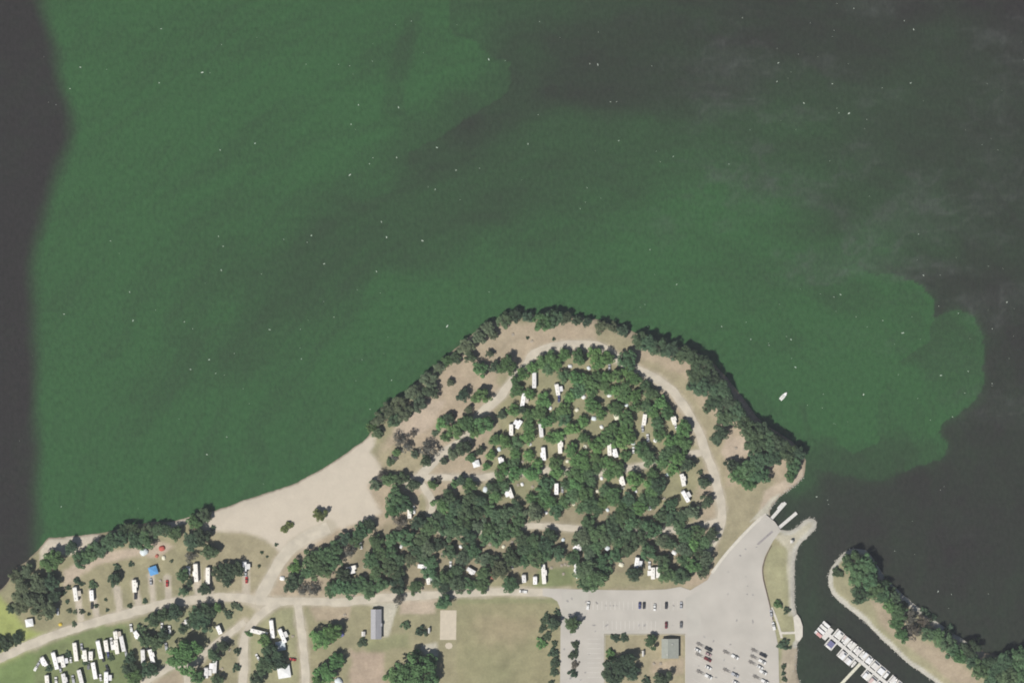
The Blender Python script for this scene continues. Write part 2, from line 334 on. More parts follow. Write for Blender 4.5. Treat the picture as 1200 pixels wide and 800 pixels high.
def surface_colour(x, y, d):
    c = np.empty((len(x), 3)); c[:] = C_GRASS
    rag = vnoise(x, y, 9, 3, 4)
    for poly, colr, soft, rg in ZONES:
        P = mp(poly); lo = P.min(0) - 25; hi = P.max(0) + 25
        k = np.where((x > lo[0]) & (x < hi[0]) & (y > lo[1]) & (y < hi[1]))[0]
        if not len(k): continue
        w = sstep(-soft / 2, soft / 2, sdf(x[k], y[k], P) + rag[k] * rg)[:, None]
        c[k] = c[k] * (1 - w) + np.array(colr) * w
    for name, pts, wd in ROADS:               # worn verges beside the tracks
        P = mp(pts); lo = P.min(0) - 15; hi = P.max(0) + 15
        k = np.where((x > lo[0]) & (x < hi[0]) & (y > lo[1]) & (y < hi[1]))[0]
        w = (1 - sstep(wd * S / 2 - 0.5, wd * S / 2 + 2.4, seg_dist(x[k], y[k], P) + rag[k] * 1.6))[:, None] * 0.85
        c[k] = c[k] * (1 - w) + np.array((0.43, 0.385, 0.30)) * w
    for a, b in PADS:
        P = mp([a, b]); k = np.where(np.hypot(x - P[0, 0], y - P[0, 1]) < 40)[0]
        w = (1 - sstep(1.6, 3.4, seg_dist(x[k], y[k], P) + rag[k] * 0.9))[:, None]
        c[k] = c[k] * (1 - w) + np.array((0.45, 0.40, 0.32)) * w
    # large, slow patches of greener and barer ground
    pn = vnoise(x, y, 38, 11, 4)[:, None]
    am = np.clip((0.50 - c[:, :1]) / 0.18, 0.15, 1.0)
    c = c * (1 + 0.17 * am * pn * np.array([1.0, 0.75, 0.9])) * (1 + 0.10 * am * vnoise(x, y, 6, 21, 3)[:, None])
    # stony rim on the island's channel side and along the breakwater, damp line elsewhere
    u = x / S + 600; v = 400 - y / S
    stony = ((u > 905) & (v > 604) & (v < 760)) | ((u > 965) & (v - 640 > 0.82 * (u - 985) + 8) & (v > 655))
    w = np.where(stony, 1 - sstep(2.0, 3.6, d + rag * 0.6), 0)[:, None]
    c = c * (1 - w) + np.array((0.47, 0.455, 0.395)) * w
    w = (np.where(d > -3, 1 - sstep(0.25, 0.8 + 0.5 * (rag + 1), d), 0) * np.where(stony, 0.35, 0.9))[:, None]
    return np.clip(c * (1 - w) + np.array(C_WET) * w, 0.02, 0.9)

def axis(lo, hi, step, far, n_far=14):
    core = np.arange(lo, hi + step * 0.5, step)
    g = np.linspace(0, 1, n_far + 1)[1:] ** 2
    return np.concatenate([(lo - g * (far + lo))[::-1], core, hi + g * (far - hi)])

def grid_mesh(name, xs, ys, zfun):
    X, Y = np.meshgrid(xs, ys); x = X.ravel(); y = Y.ravel(); z = zfun(x, y)
    nx, ny = len(xs), len(ys)
    i = np.arange(nx - 1); j = np.arange(ny - 1); I, J = np.meshgrid(i, j); a = (J * nx + I).ravel()
    f = np.stack([a, a + 1, a + nx + 1, a + nx], 1)
    return x, y, z, f

def mesh_from_arrays(name, co, faces):
    me = bpy.data.meshes.new(name); n = len(co); k = faces.shape[1]; nf = len(faces)
    me.vertices.add(n); me.vertices.foreach_set("co", np.asarray(co, np.float32).ravel())
    me.loops.add(nf * k); me.loops.foreach_set("vertex_index", faces.astype(np.int32).ravel())
    me.polygons.add(nf); me.polygons.foreach_set("loop_start", (np.arange(nf) * k).astype(np.int32))
    try: me.polygons.foreach_set("loop_total", np.full(nf, k, np.int32))
    except Exception: pass
    me.update(calc_edges=True); me.validate(); return me

def set_colour(me, name, c):
    at = me.color_attributes.new(name, 'FLOAT_COLOR', 'POINT')
    at.data.foreach_set("color", np.concatenate([c, np.ones((len(c), 1))], 1).astype(np.float32).ravel())

FAR = 1500.0
# ground: one sheet, lake bed included
xs = axis(-390, 390, 1.5, FAR); ys = axis(-276, 36, 1.5, FAR)
dd = {}
def zf(x, y):
    d = shore_d(x, y); d = d + np.where(np.abs(d) < 6, vnoise(x, y, 5, 8, 3) * 0.7, 0); dd['d'] = d
    return height_from_d(d)
x, y, z, f = grid_mesh("ground", xs, ys, zf)
gcol = surface_colour(x, y, dd['d'])
me = mesh_from_arrays("ground", np.stack([x, y, z], 1), f); set_colour(me, "surface", gcol)
me.polygons.foreach_set("use_smooth", np.ones(len(me.polygons), bool))
ground = link_mesh("ground", me, M_GROUND, kind="structure", label="dry grass and bare earth of the campground peninsula and sand bar")

# beach: a sheet of sand lying on the ground
bp = mp(BEACH_POLY); bx = np.arange(bp[:, 0].min() - 3, bp[:, 0].max() + 3, 1.0); by = np.arange(bp[:, 1].min() - 3, bp[:, 1].max() + 3, 1.0)
x, y, z, f = grid_mesh("beach", bx, by, zf)
rag = vnoise(x, y, 9, 3, 4)
keep = (sdf(x, y, bp) + rag * 2.5 > 0) & (dd['d'] > 0.15)
fk = f[keep[f].all(1)]
used = np.unique(fk); remap = np.full(len(x), -1); remap[used] = np.arange(len(used))
me = mesh_from_arrays("beach", np.stack([x, y, z + 0.05], 1)[used], remap[fk]); set_colour(me, "surface", surface_colour(x, y, dd['d'])[used])
link_mesh("beach", me, M_BEACH, kind="structure", label="pale crescent of bathing beach sand beside the green lake")

# ------------------------------------------------------------------ water with the drifting bloom
GX = [-1500, 0, 60, 130, 200, 300, 400, 450, 500, 550, 600, 650, 700, 800, 900, 1000, 1050, 1100, 1150, 1200, 2700]
GY = [-2000, 0, 50, 100, 150, 200, 250, 300, 350, 400, 450, 500, 550, 600, 700, 3000]
GV = [
 [.9]*8 + [.75,.6,.45,.35,.28,.12,.06,.05,.05,.05,.03,.0,.0],
 [.9,.9,.9,.95,.9,.92,.96,.82,.75,.72,.48,.36,.28,.12,.06,.05,.05,.05,.03,.0,.0],
 [.9,.9,.9,.92,.92,.92,.96,.90,.85,.85,.38,.22,.12,.10,.08,.12,.16,.18,.12,.05,.0],
 [.9,.9,.95,.95,.95,.95,.97,.93,.9,.85,.42,.26,.18,.14,.24,.34,.28,.16,.14,.12,.0],
 [.9,.9,.95,.98,.98,.98,.98,.92,.72,.52,.45,.48,.54,.54,.42,.30,.22,.14,.12,.10,.0],
 [.9,.9,.95,.98,.98,.96,.92,.76,.58,.52,.52,.60,.68,.76,.62,.36,.28,.18,.14,.10,.0],
 [.9,.9,.92,.95,.95,.86,.72,.64,.60,.58,.60,.68,.80,.92,.86,.52,.38,.26,.18,.12,.0],
 [.9,.9,.92,.92,.90,.74,.68,.70,.74,.74,.74,.80,.90,.97,.92,.72,.58,.30,.12,.10,.0],
 [.9,.9,.94,.92,.86,.76,.82,.86,.90,.92,.96,.98,1.,1.,.86,.84,.88,.62,.35,.12,.0],
 [.9,.9,.95,.92,.85,.86,.92,.95,.98,1.,1.,1.,1.,1.,.92,.86,.92,.76,.80,.45,.0],
 [.9,.9,.95,.92,.88,.92,.96,1.,1.,1.,1.,1.,1.,1.,1.,.94,.90,.82,.76,.45,.0],
 [.9,.9,.98,.95,.90,.96,1.,1.,1.,1.,1.,1.,1.,1.,.95,1.,.88,.74,.6,.3,.0],
 [.9,.9,1.,1.,.95,1.,1.,1.,1.,1.,1.,1.,1.,1.,.6,.42,.38,.34,.2,.1,.0],
 [.9,.9,1.,1.,1.,1.,1.,1.,1.,1.,1.,1.,1.,.2,.12,.08,.06,.05,.05,.05,.0],
 [.9,.9,1.,1.,1.,1.,1.,1.,1.,1.,1.,.5,.2,.16,.14,.16,.18,.10,.08,.06,.0],
 [.9]*11 + [.5,.2,.16,.14,.16,.18,.10,.08,.06,.0]]
def bloom(x, y):
    u = x / S + 600; v = 400 - y / S
    wu = vnoise(x, y, 45, 41, 4); wv = vnoise(x, y, 45, 42, 4)
    u2 = u + wu * 26; v2 = v + wv * 26
    gx = np.array(GX, float); gy = np.array(GY, float); G = np.array(GV); G = G + 0.07 * (G > 0.04) * (G < 0.5)
    i = np.clip(np.searchsorted(gx, u2) - 1, 0, len(gx) - 2); j = np.clip(np.searchsorted(gy, v2) - 1, 0, len(gy) - 2)
    fu = np.clip((u2 - gx[i]) / (gx[i + 1] - gx[i]), 0, 1); fv = np.clip((v2 - gy[j]) / (gy[j + 1] - gy[j]), 0, 1)
    fu = fu * fu * (3 - 2 * fu); fv = fv * fv * (3 - 2 * fv)
    a = (G[j, i] * (1 - fu) + G[j, i + 1] * fu) * (1 - fv) + (G[j + 1, i] * (1 - fu) + G[j + 1, i + 1] * fu) * fv
    # clean edge of the bloom off the western shore
    ey = [-2000, 0, 50, 100, 130, 150, 180, 205, 250, 300, 400, 500, 600, 640, 3000]; ex = [20, 44, 60, 73, 83, 86, 76, 65, 52, 38, 40, 42, 44, 44, 44]
    e = u - sum(np.interp(v + k_, ey, ex) for k_ in (-24, -12, 0, 12, 24)) / 5 + vnoise(x, y, 26, 43, 5) * 5.5
    a *= sstep(-15, 17, e)
    a += 0.08 * np.exp(-((e - 12) / 9) ** 2)
    # sharp drifting fronts
    rg = vnoise(x, y, 16, 44, 5) * 7.0
    LOBE = [(860, 430), (880, 340), (960, 300), (1010, 308), (1040, 322), (1078, 335), (1097, 352), (1094, 372), (1120, 362), (1140, 370), (1152, 390), (1155, 420), (1152, 452), (1140, 475), (1124, 487),
            (1108, 493), (1101, 506), (1110, 520), (1104, 535), (1085, 545), (1060, 550), (1035, 563), (990, 562), (960, 553), (944, 545), (900, 500)]
    s_ = sdf(u, v, np.array(LOBE, float)) + rg
    wr = np.maximum(sstep(1000, 1060, u) * sstep(292, 330, v), sstep(945, 975, u) * sstep(515, 535, v))
    lob = np.where(s_ > 0, np.maximum(a, 0.58 - 0.28 * sstep(505, 545, v)), a * 0.55) * sstep(-12, 6, s_) + np.minimum(a, 0.10) * (1 - sstep(-12, 6, s_))
    a = a * (1 - wr) + lob * wr
    INNER = [(900, 430), (900, 330), (1000, 310), (1040, 322), (1078, 335), (1097, 352), (1094, 380), (1085, 400), (1060, 420), (1045, 432), (1042, 445), (1030, 475), (1025, 500), (1035, 520), (1000, 530), (950, 500)]
    si = sdf(u, v, np.array(INNER, float)) + rg
    a = a + np.where(u > 985, 0.26 * np.exp(-np.clip(si, 0, 99) / 8.0) * (si > 0) - 0.14 * np.exp(-np.clip(-si, 0, 99) / 12.0) * (si <= 0) * (s_ > 0), 0)
    a = a + np.where(u > 1060, 0.28 * np.exp(-np.clip(s_, 0, 99) / 9.0) * (s_ > 0), 0)
    TONGUE = [(300, -20), (524, -20), (528, 20), (530, 42), (555, 50), (575, 68), (598, 72), (599, 95), (588, 112), (562, 130), (536, 146), (510, 165), (440, 190), (300, 190)]
    st = sdf(u, v, np.array(TONGUE, float)) + rg * 0.8
    a = a + np.where((u > 480) & (v < 200) & (v > -60), np.where(st > 0, 0.10 * np.exp(-np.clip(st, 0, 99) / 18), -0.20 * np.exp(-np.clip(-st, 0, 99) / 26)), 0)
    STREAK = [(476, 22), (490, 20), (482, 70), (470, 130), (448, 136), (446, 126), (458, 80)]
    ss = sdf(u, v, np.array(STREAK, float)) + rg * 0.7
    a -= 0.24 * sstep(-8, 6, ss)
    BOATWAKE = [(935, 470), (945, 475), (952, 500), (958, 520), (948, 515), (938, 495)]
    a -= 0.25 * sstep(-4, 5, sdf(u, v, np.array(BOATWAKE, float)) + rg)
    # wind streaks and patchiness
    SW = [(240, 420), (310, 350), (370, 300), (440, 240), (500, 190), (560, 145), (640, 110), (760, 85), (900, 70)]
    sw = seg_dist(u2, v2, np.array(SW, float)); a = a - 0.11 * np.exp(-(sw / 30) ** 2) * sstep(0.1, 0.45, a)
    a = a + 0.10 * np.exp(-(seg_dist(u2, v2, np.array([(480, 350), (640, 320), (800, 270), (900, 240)], float)) / 40) ** 2) - 0.10 * np.exp(-(seg_dist(u2, v2, np.array([(420, 330), (560, 270), (680, 215), (860, 190), (980, 240)], float)) / 22) ** 2)
    a = a + 0.14 * vnoise(x * 0.55 + y * 0.25, y * 1.6 - x * 0.5, 34, 45, 4) * (0.3 + a) + 0.05 * vnoise(x, y, 7, 46, 3)
    # swirls: streaks drawn out along the drift round the headland
    rr_ = np.hypot(u2 - 720, (v2 - 640) * 1.15); th = np.arctan2(v2 - 640, u2 - 720) * 420
    fl = vnoise(rr_ + wv * 14, th * 0.22 + wu * 10, 26, 48, 5)
    fine = vnoise(rr_ * 1.0 + wu * 9, th * 0.18, 8, 49, 4)
    a = a + (0.24 * fl + 0.12 * fine) * (0.25 + 0.75 * np.clip(a, 0, 1))
    # pale filaments of surface scum in the open water beyond the bloom
    f1 = vnoise(x + wu * 14, y * 2.0 + wv * 14, 24, 52, 4); f2 = vnoise(x * 0.8 + wv * 12, y * 1.5 - wu * 12, 40, 53, 4)
    mask = sstep(640, 900, u) * (1 - sstep(280, 430, v - 0.25 * (u - 900)))
    mask = np.maximum(mask, 0.5 * sstep(1080, 1160, u) * (1 - sstep(620, 720, v)))
    scum = mask * (0.75 * np.exp(-(f1 / 0.11) ** 2) * sstep(-0.25, 0.35, f2) + 0.45 * sstep(0.05, 0.5, f2))
    for cx, cy, rx, ry, an in ((1030, 185, 26, 10, 20), (1080, 240, 24, 14, 10), (1158, 190, 26, 10, 25), (1140, 272, 20, 10, 20)):
        c, s = math.cos(R(an)), math.sin(R(an)); p = (u2 - cx) * c + (v2 - cy) * s; q = -(u2 - cx) * s + (v2 - cy) * c
        scum = np.maximum(scum, 0.8 * np.exp(-((p / rx) ** 2 + (q / ry) ** 2)) * (0.6 + 0.7 * f1))
    scum = np.clip(scum, 0, 1)
    return np.clip(a, 0, 1.3), scum * (0.75 + 0.6 * vnoise(x, y, 5, 47, 3))

wxs = axis(-384, 384, 1.6, FAR); wys = axis(-270, 256, 1.6, FAR)
x, y, z, f = grid_mesh("lake", wxs, wys, lambda a, b: np.zeros(len(a)))
al, sc_ = bloom(x, y)
me = mesh_from_arrays("lake", np.stack([x, y, z], 1), f)
set_colour(me, "bloom", np.stack([al, sc_, al * 0], 1))

def water_mat():
    mt, N, L, P = new_mat("lake_water")
    at = N.new("ShaderNodeAttribute"); at.attribute_name = "bloom"
    sp = N.new("ShaderNodeSeparateColor"); L.new(at.outputs["Color"], sp.inputs[0])
    tc = N.new("ShaderNodeTexCoord")
    mp_ = N.new("ShaderNodeMapping"); mp_.inputs["Scale"].default_value = (0.42, 0.24, 1.0); L.new(tc.outputs["Object"], mp_.inputs[0])
    no = N.new("ShaderNodeTexNoise"); no.inputs["Scale"].default_value = 1.0; no.inputs["Detail"].default_value = 5; no.inputs["Roughness"].default_value = 0.7; L.new(mp_.outputs[0], no.inputs["Vector"])
    mr = N.new("ShaderNodeMapRange"); mr.inputs[1].default_value = 0.25; mr.inputs[2].default_value = 0.75; mr.inputs[3].default_value = 0.70; mr.inputs[4].default_value = 1.36  # wave ripples imitated by lighter and darker noise in the water colour
    L.new(no.outputs["Fac"], mr.inputs[0])
    mx = N.new("ShaderNodeMix"); mx.data_type = 'RGBA'
    mx.inputs[6].default_value = (0.0275, 0.0255, 0.0235, 1); mx.inputs[7].default_value = (0.035, 0.093, 0.034, 1)
    L.new(sp.outputs[0], mx.inputs[0])
    m2 = N.new("ShaderNodeMix"); m2.data_type = 'RGBA'; m2.inputs[7].default_value = (0.085, 0.093, 0.085, 1)
    mm = N.new("ShaderNodeMath"); mm.operation = 'MULTIPLY'; mm.inputs[1].default_value = 0.42; L.new(sp.outputs[1], mm.inputs[0]); L.new(mm.outputs[0], m2.inputs[0]); L.new(mx.outputs[2], m2.inputs[6])
    m3 = N.new("ShaderNodeMix"); m3.data_type = 'RGBA'; m3.blend_type = 'MULTIPLY'; m3.inputs[0].default_value = 1.0
    L.new(m2.outputs[2], m3.inputs[6]); L.new(mr.outputs[0], m3.inputs[7]); L.new(m3.outputs[2], P.inputs["Base Color"])
    P.inputs["Roughness"].default_value = 0.16; P.inputs["IOR"].default_value = 1.33
    add_bump(N, L, P, 0.35, 0.6, 0.5, detail=6)
    return mt
lake = link_mesh("lake", me, water_mat(), kind="structure", label="lake water clouded by a swirling green algae bloom")

# foam flecks on the waves
rng = np.random.RandomState(5)
FL = [(573, 70), (510, 222), (447, 260), (256, 277), (360, 284), (441, 318), (380, 309), (75, 368), (216, 377), (152, 342), (495, 282), (453, 278), (365, 276), (410, 205), (433, 192), (512, 173), (725, 165),
      (995, 133), (1123, 367), (1180, 354), (420, 123), (482, 25), (467, 126), (94, 79), (82, 104), (189, 34), (237, 85), (258, 176), (299, 168), (870, 21), (912, 74), (942, 121), (985, 345), (1058, 390), (932, 430), (1012, 462), (755, 402), (524, 382)]
cand = np.column_stack([rng.uniform(-5, 1205, 900), rng.uniform(-5, 720, 900)])
cx, cy = (cand[:, 0] - 600) * S, (400 - cand[:, 1]) * S
ok = (shore_d(cx, cy) < -6) & (vnoise(cx, cy, 60, 51, 3) > -0.12)
pts = [(p, 0.28 + 0.16 * rng.rand()) for p in FL] + [(p, 0.14 + 0.22 * rng.rand() ** 2) for p in cand[ok][:190]]
fb = MB()
for (px, py), r in pts:
    X, Y = m(px, py); n = 7; a0 = rng.rand() * 6.28; st = 1 + rng.rand() * 2.0
    ring = []; top = []
    for k in range(n):
        t = 2 * math.pi * k / n; rr = r * (0.65 + 0.5 * rng.rand()); ax_, ay_ = rr * math.cos(t) * st, rr * math.sin(t)
        qx, qy = X + ax_ * math.cos(a0) - ay_ * math.sin(a0), Y + ax_ * math.sin(a0) + ay_ * math.cos(a0)
        ring.append((qx, qy, -0.02)); top.append((X + (qx - X) * 0.7, Y + (qy - Y) * 0.7, 0.10))
    fb.loft([ring, top])
link_mesh("foam_fleck", fb.mesh("foam_fleck", M_FOAM), kind="stuff", label="white foam flecks scattered over the lake surface")

# ------------------------------------------------------------------ roads, pads, parking lot
ROAD_Z = LAND_H + 0.05
def strip(name, pts, wd, z, mat, ragged=0.5, seed=0, parent=None, **props):
    P = catmull([m(*p) for p in pts], 1.6); n = len(P); rr = random.Random(seed); L_ = []
    px = np.array([p.x for p in P]); py = np.array([p.y for p in P])
    nl = vnoise(px + 3 * seed, py, 5, 60 + seed, 3) * ragged; nr = vnoise(px, py + 7 * seed, 5, 80 + seed, 3) * ragged
    zz = z + np.minimum(0, height_from_d(shore_d(px, py)) - LAND_H) if z > 0.5 else np.full(n, z)
    v = []; fcs = []
    for i in range(n):
        t = (P[min(i + 1, n - 1)] - P[max(i - 1, 0)]).normalized(); nn = Vector((-t.y, t.x)); h = wd * S / 2
        for k, off in enumerate((h + nl[i], h * 0.33, -h * 0.33, -h - nr[i])):
            v.append((P[i].x + nn.x * off, P[i].y + nn.y * off, zz[i] + (0.0 if k in (0, 3) else 0.03)))
        if i:
            a = 4 * (i - 1); b = 4 * i
            for k in range(3): fcs.append((a + k, b + k, b + k + 1, a + k + 1))
    me = bpy.data.meshes.new(name); me.from_pydata(v, [], fcs)
    bm = bmesh.new(); bm.from_mesh(me); bmesh.ops.recalc_face_normals(bm, faces=bm.faces[:])
    if bm.faces and sum(fc.normal.z for fc in bm.faces) < 0: bmesh.ops.reverse_faces(bm, faces=bm.faces[:])
    bm.to_mesh(me); bm.free()
    return link_mesh(name, me, mat, parent, **props)

for i, (nm, pts_, wd) in enumerate(ROADS):
    strip(nm, pts_, wd, ROAD_Z + i * 0.008, M_GRAVEL, 0.8, i, kind="structure", label="pale gravel camp road with worn edges")

def sheet(name, pts, z, mat, parent=None, skirt=0.3, **props):
    P = [Vector((*m(*p), 0)) for p in pts]; tris = tessellate_polygon([P]); n = len(P)
    v = [(p.x, p.y, z) for p in P] + [(p.x, p.y, z - skirt) for p in P]
    fcs = [tuple(t) for t in tris] + [(k, (k + 1) % n, n + (k + 1) % n, n + k) for k in range(n)]
    me = bpy.data.meshes.new(name); me.from_pydata(v, [], fcs)
    bm = bmesh.new(); bm.from_mesh(me); bmesh.ops.recalc_face_normals(bm, faces=bm.faces[:])
    tops = [fc for fc in bm.faces if abs(fc.normal.z) > 0.5]
    bmesh.ops.reverse_faces(bm, faces=[fc for fc in tops if fc.normal.z < 0])
    bm.to_mesh(me); bm.free()
    return link_mesh(name, me, mat, parent, **props)

LOT_Z = LAND_H + 0.17
lot = sheet("parking_lot", LOT, LOT_Z, M_ASPHALT, kind="structure", label="worn pale grey paved parking lot leading down to the boat ramp")
def mark(x0, y0, x1, y1, w=0.22):
    a = Vector((*m(x0, y0), 0)); b = Vector((*m(x1, y1), 0)); t = (b - a).normalized(); n = Vector((-t.y, t.x, 0)) * w / 2
    me = bpy.data.meshes.new("parking_line"); me.from_pydata([(*(p).xy, LOT_Z + 0.02) for p in (a - n, b - n, b + n, a + n)], [], [(0, 1, 2, 3)])
    link_mesh("parking_line", me, M_PAINT, lot)
for k in range(13): mark(707 + k * 5.1, 727, 707 + k * 5.1, 737)
for k in range(11): mark(690 + k * 5.1, 704, 690 + k * 5.1, 714)
for k in range(10): mark(748 + k * 5.1, 704, 748 + k * 5.1, 714, 0.14)
for cx0 in (811, 842, 874):
    for k in range(8): mark(cx0, 752 + k * 8.5, cx0 + 22, 763 + k * 8.5, 0.09)
for k in range(9): mark(688, 748 + k * 5.6, 704, 748 + k * 5.6, 0.16)
# patches of re-laid paving
M_PATCH = simple("newer_paving_patch", (0.44, 0.42, 0.375), 0.9, 0.07, 0.08)
M_PATCH2 = simple("older_paving_patch", (0.40, 0.385, 0.375), 0.9, 0.06, 0.06)
M_STAIN = simple("oil_stain", (0.30, 0.285, 0.27), 0.8, 0.2, 0.4)
srng = random.Random(12)
for k in range(46):
    sx_, sy_ = srng.choice([(srng.uniform(690, 795), srng.choice((709, 732))), (srng.uniform(812, 906), srng.uniform(745, 800)), (srng.uniform(850, 890), srng.uniform(640, 730)), (srng.uniform(660, 700), srng.uniform(700, 800))])
    rr_ = srng.uniform(0.5, 1.3); el = srng.uniform(1, 2.6); a_ = srng.uniform(0, 6.28)
    sheet("paving_stain", [(sx_ + rr_ * srng.uniform(.7, 1.2) * (el * math.cos(t_ * 0.785) * math.cos(a_) - math.sin(t_ * 0.785) * math.sin(a_)), sy_ + rr_ * srng.uniform(.7, 1.2) * (el * math.cos(t_ * 0.785) * math.sin(a_) + math.sin(t_ * 0.785) * math.cos(a_))) for t_ in range(8)], LOT_Z + 0.022 + 0.0007 * k, M_STAIN, lot, 0.004)
for k, (pl, mt) in enumerate((([(803, 700), (820, 692), (822, 742), (806, 745)], M_PATCH), 
                              ([(658, 692), (690, 693), (688, 720), (659, 720)], M_PATCH), ([(705, 738.5), (802, 738.5), (802, 741.5), (705, 741.5)], M_PATCH))):
    sheet("paving_patch", pl, LOT_Z + 0.008 + 0.001 * k, mt, lot, 0.005)
sheet("ramp_dark_strip", [(886.5, 637.5), (888, 635.5), (904.5, 621), (906, 623), (889, 638)], LOT_Z + 0.016, M_DARKPATCH, lot, 0.01)  # narrow dark strip laid over the ramp paving
link = strip("kerb", [(803, 830), (803, 760), (803, 746), (803, 744.5), (802.4, 743.4), (801.5, 743), (798, 743), (760, 743), (714, 743), (710.5, 743), (709.5, 743.4), (709, 744.5), (709, 748), (709, 830)], 0.5, LOT_Z + 0.06, M_CONCRETE, 0.0, 3, kind="structure", label="concrete kerb round the restroom yard")
strip("footpath", [(834, 671), (848, 652), (861, 637), (883, 614), (898, 602)], 3.4, LOT_Z + 0.03, M_CONCRETE, 0.15, 31, kind="structure", label="concrete path beside the boat ramp")
strip("footpath", [(904, 711), (907, 718), (910, 726), (914.5, 741), (916, 747)], 2.6, LOT_Z + 0.03, M_CONCRETE, 0.1, 32, kind="structure", label="concrete path along the lot edge")
strip("footpath", [(913, 741), (923, 741), (934, 740.5)], 2.8, LOT_Z + 0.05, M_CONCRETE, 0.05, 33, kind="structure", label="short concrete path to the fishing platform")
sheet("sand_court", COURT, LAND_H + 0.07, M_SANDPAD, kind="structure", label="rectangular pale sand volleyball court on the grass")
sheet("sand_court", [(526 + 4.5 * math.cos(k * 0.785), 756 + 4 * math.sin(k * 0.785)) for k in range(8)], LAND_H + 0.06, M_SANDPAD, kind="structure", label="small round sand pad below the volleyball court")

# fishing platform on the channel bank
def tagm(o, label, cat, group=None):
    o["label"] = label; o["category"] = cat
    if group: o["group"] = group
    return o
fp = thing("fishing_platform", "pale concrete fishing platform on the channel bank beside the lot", "platform", (*m(934.5, 736), 0.0))
bx0 = m(934.5, 736)
pl = [(929.5, 722), (934, 719), (937.5, 724), (940.5, 733), (940.5, 745), (936.5, 751), (932, 749), (931, 738)]
vv = [(m(*p)[0] - bx0[0], m(*p)[1] - bx0[1]) for p in pl]
link_mesh("deck", MB().loft([[(a, b, 1.05) for a, b in vv], [(a, b, 1.5) for a, b in vv]]).mesh("deck", M_CONCRETE), None, fp)
for a, b in (vv[2], vv[3], vv[4], vv[5]):
    link_mesh("rail_post", MB().cyl((a * 0.9, b * 0.97, 1.5), (a * 0.9, b * 0.97, 2.5), 0.06).mesh("rail_post", M_STEEL), None, fp)
    link_mesh("pile", MB().cyl((a * 0.8, b * 0.95, -2.4), (a * 0.8, b * 0.95, 1.1), 0.2).mesh("pile", M_PILE), None, fp)

# low dark boxes along a dark line between the lot and the grass strip
strip_pts = [(904, 639), (899, 648), (895.5, 657), (893.3, 667), (894.5, 679), (898, 693), (901, 705), (904, 718), (905.5, 726)]
te = thing("dark_edging", "dark timber edging between the parking lot and the grass strip", "edging", (*m(898, 680), LAND_H))
P = catmull([m(*p) for p in strip_pts], 3.0); o0 = m(898, 680)
for i in range(len(P) - 1):
    a, b = P[i], P[i + 1]; c = (a + b) / 2; L_ = (b - a).length
    link_mesh("block", MB().box((c.x - o0[0], c.y - o0[1], 0.30 + 0.012 * (i % 3)), (L_ * 0.96, 0.55, 0.62), math.atan2(b.y - a.y, b.x - a.x)).mesh("block", M_DARKBROWN), None, te)

# riprap stones
def stones():
    V = []; F = []; rr = random.Random(9)
    ico = [(0, 0, 1), (.894, 0, .447), (.276, .851, .447), (-.724, .526, .447), (-.724, -.526, .447), (.276, -.851, .447), (.724, .526, -.447), (-.276, .851, -.447), (-.894, 0, -.447), (-.276, -.851, -.447), (.724, -.526, -.447), (0, 0, -1)]
    fi = [(0, 1, 2), (0, 2, 3), (0, 3, 4), (0, 4, 5), (0, 5, 1), (1, 6, 2), (2, 7, 3), (3, 8, 4), (4, 9, 5), (5, 10, 1), (6, 7, 2), (7, 8, 3), (8, 9, 4), (9, 10, 5), (10, 6, 1), (11, 7, 6), (11, 8, 7), (11, 9, 8), (11, 10, 9), (11, 6, 10)]
    lines = [([(926, 622), (935, 616), (942, 609.5), (948, 606.5), (954, 607), (957.5, 611), (956, 619), (947, 628), (940, 634), (935, 641), (932.5, 649), (931.5, 660), (931, 685), (931, 705), (933, 716)], 620, 1.3),
             ([(999, 643), (989, 647), (982, 654), (974, 665), (970.5, 674), (971, 685), (975, 695), (985, 705), (997, 715), (1010, 725), (1020, 735), (1035, 750), (1052, 766), (1065, 777), (1090, 795), (1112, 812)], 1000, 1.3),
             ([(934, 755), (934, 787), (938, 802)], 110, 1.2), ([(941, 559), (935, 567), (920, 577), (914, 582), (906, 591), (902, 598)], 200, 1.4)]
    for ln, n, sp in lines:
        Pn = catmull([m(*p) for p in ln], 1.0)
        for _ in range(n):
            p = rr.choice(Pn); X = p.x + rr.gauss(0, sp); Y = p.y + rr.gauss(0, sp); zz = gz(X, Y)
            if zz < -0.5: continue
            r = 0.13 + 0.30 * rr.random() ** 2; b = len(V)
            for q in ico: V.append((X + q[0] * r * rr.uniform(.7, 1.3), Y + q[1] * r * rr.uniform(.7, 1.3), zz + r * 0.2 + q[2] * r * rr.uniform(.5, .9)))
            F += [tuple(b + k for k in t) for t in fi]
    me = bpy.data.meshes.new("riprap"); me.from_pydata(V, [], F); return link_mesh("riprap", me, M_ROCK, kind="stuff", label="pale riprap stones along the breakwater and channel banks")
stones()

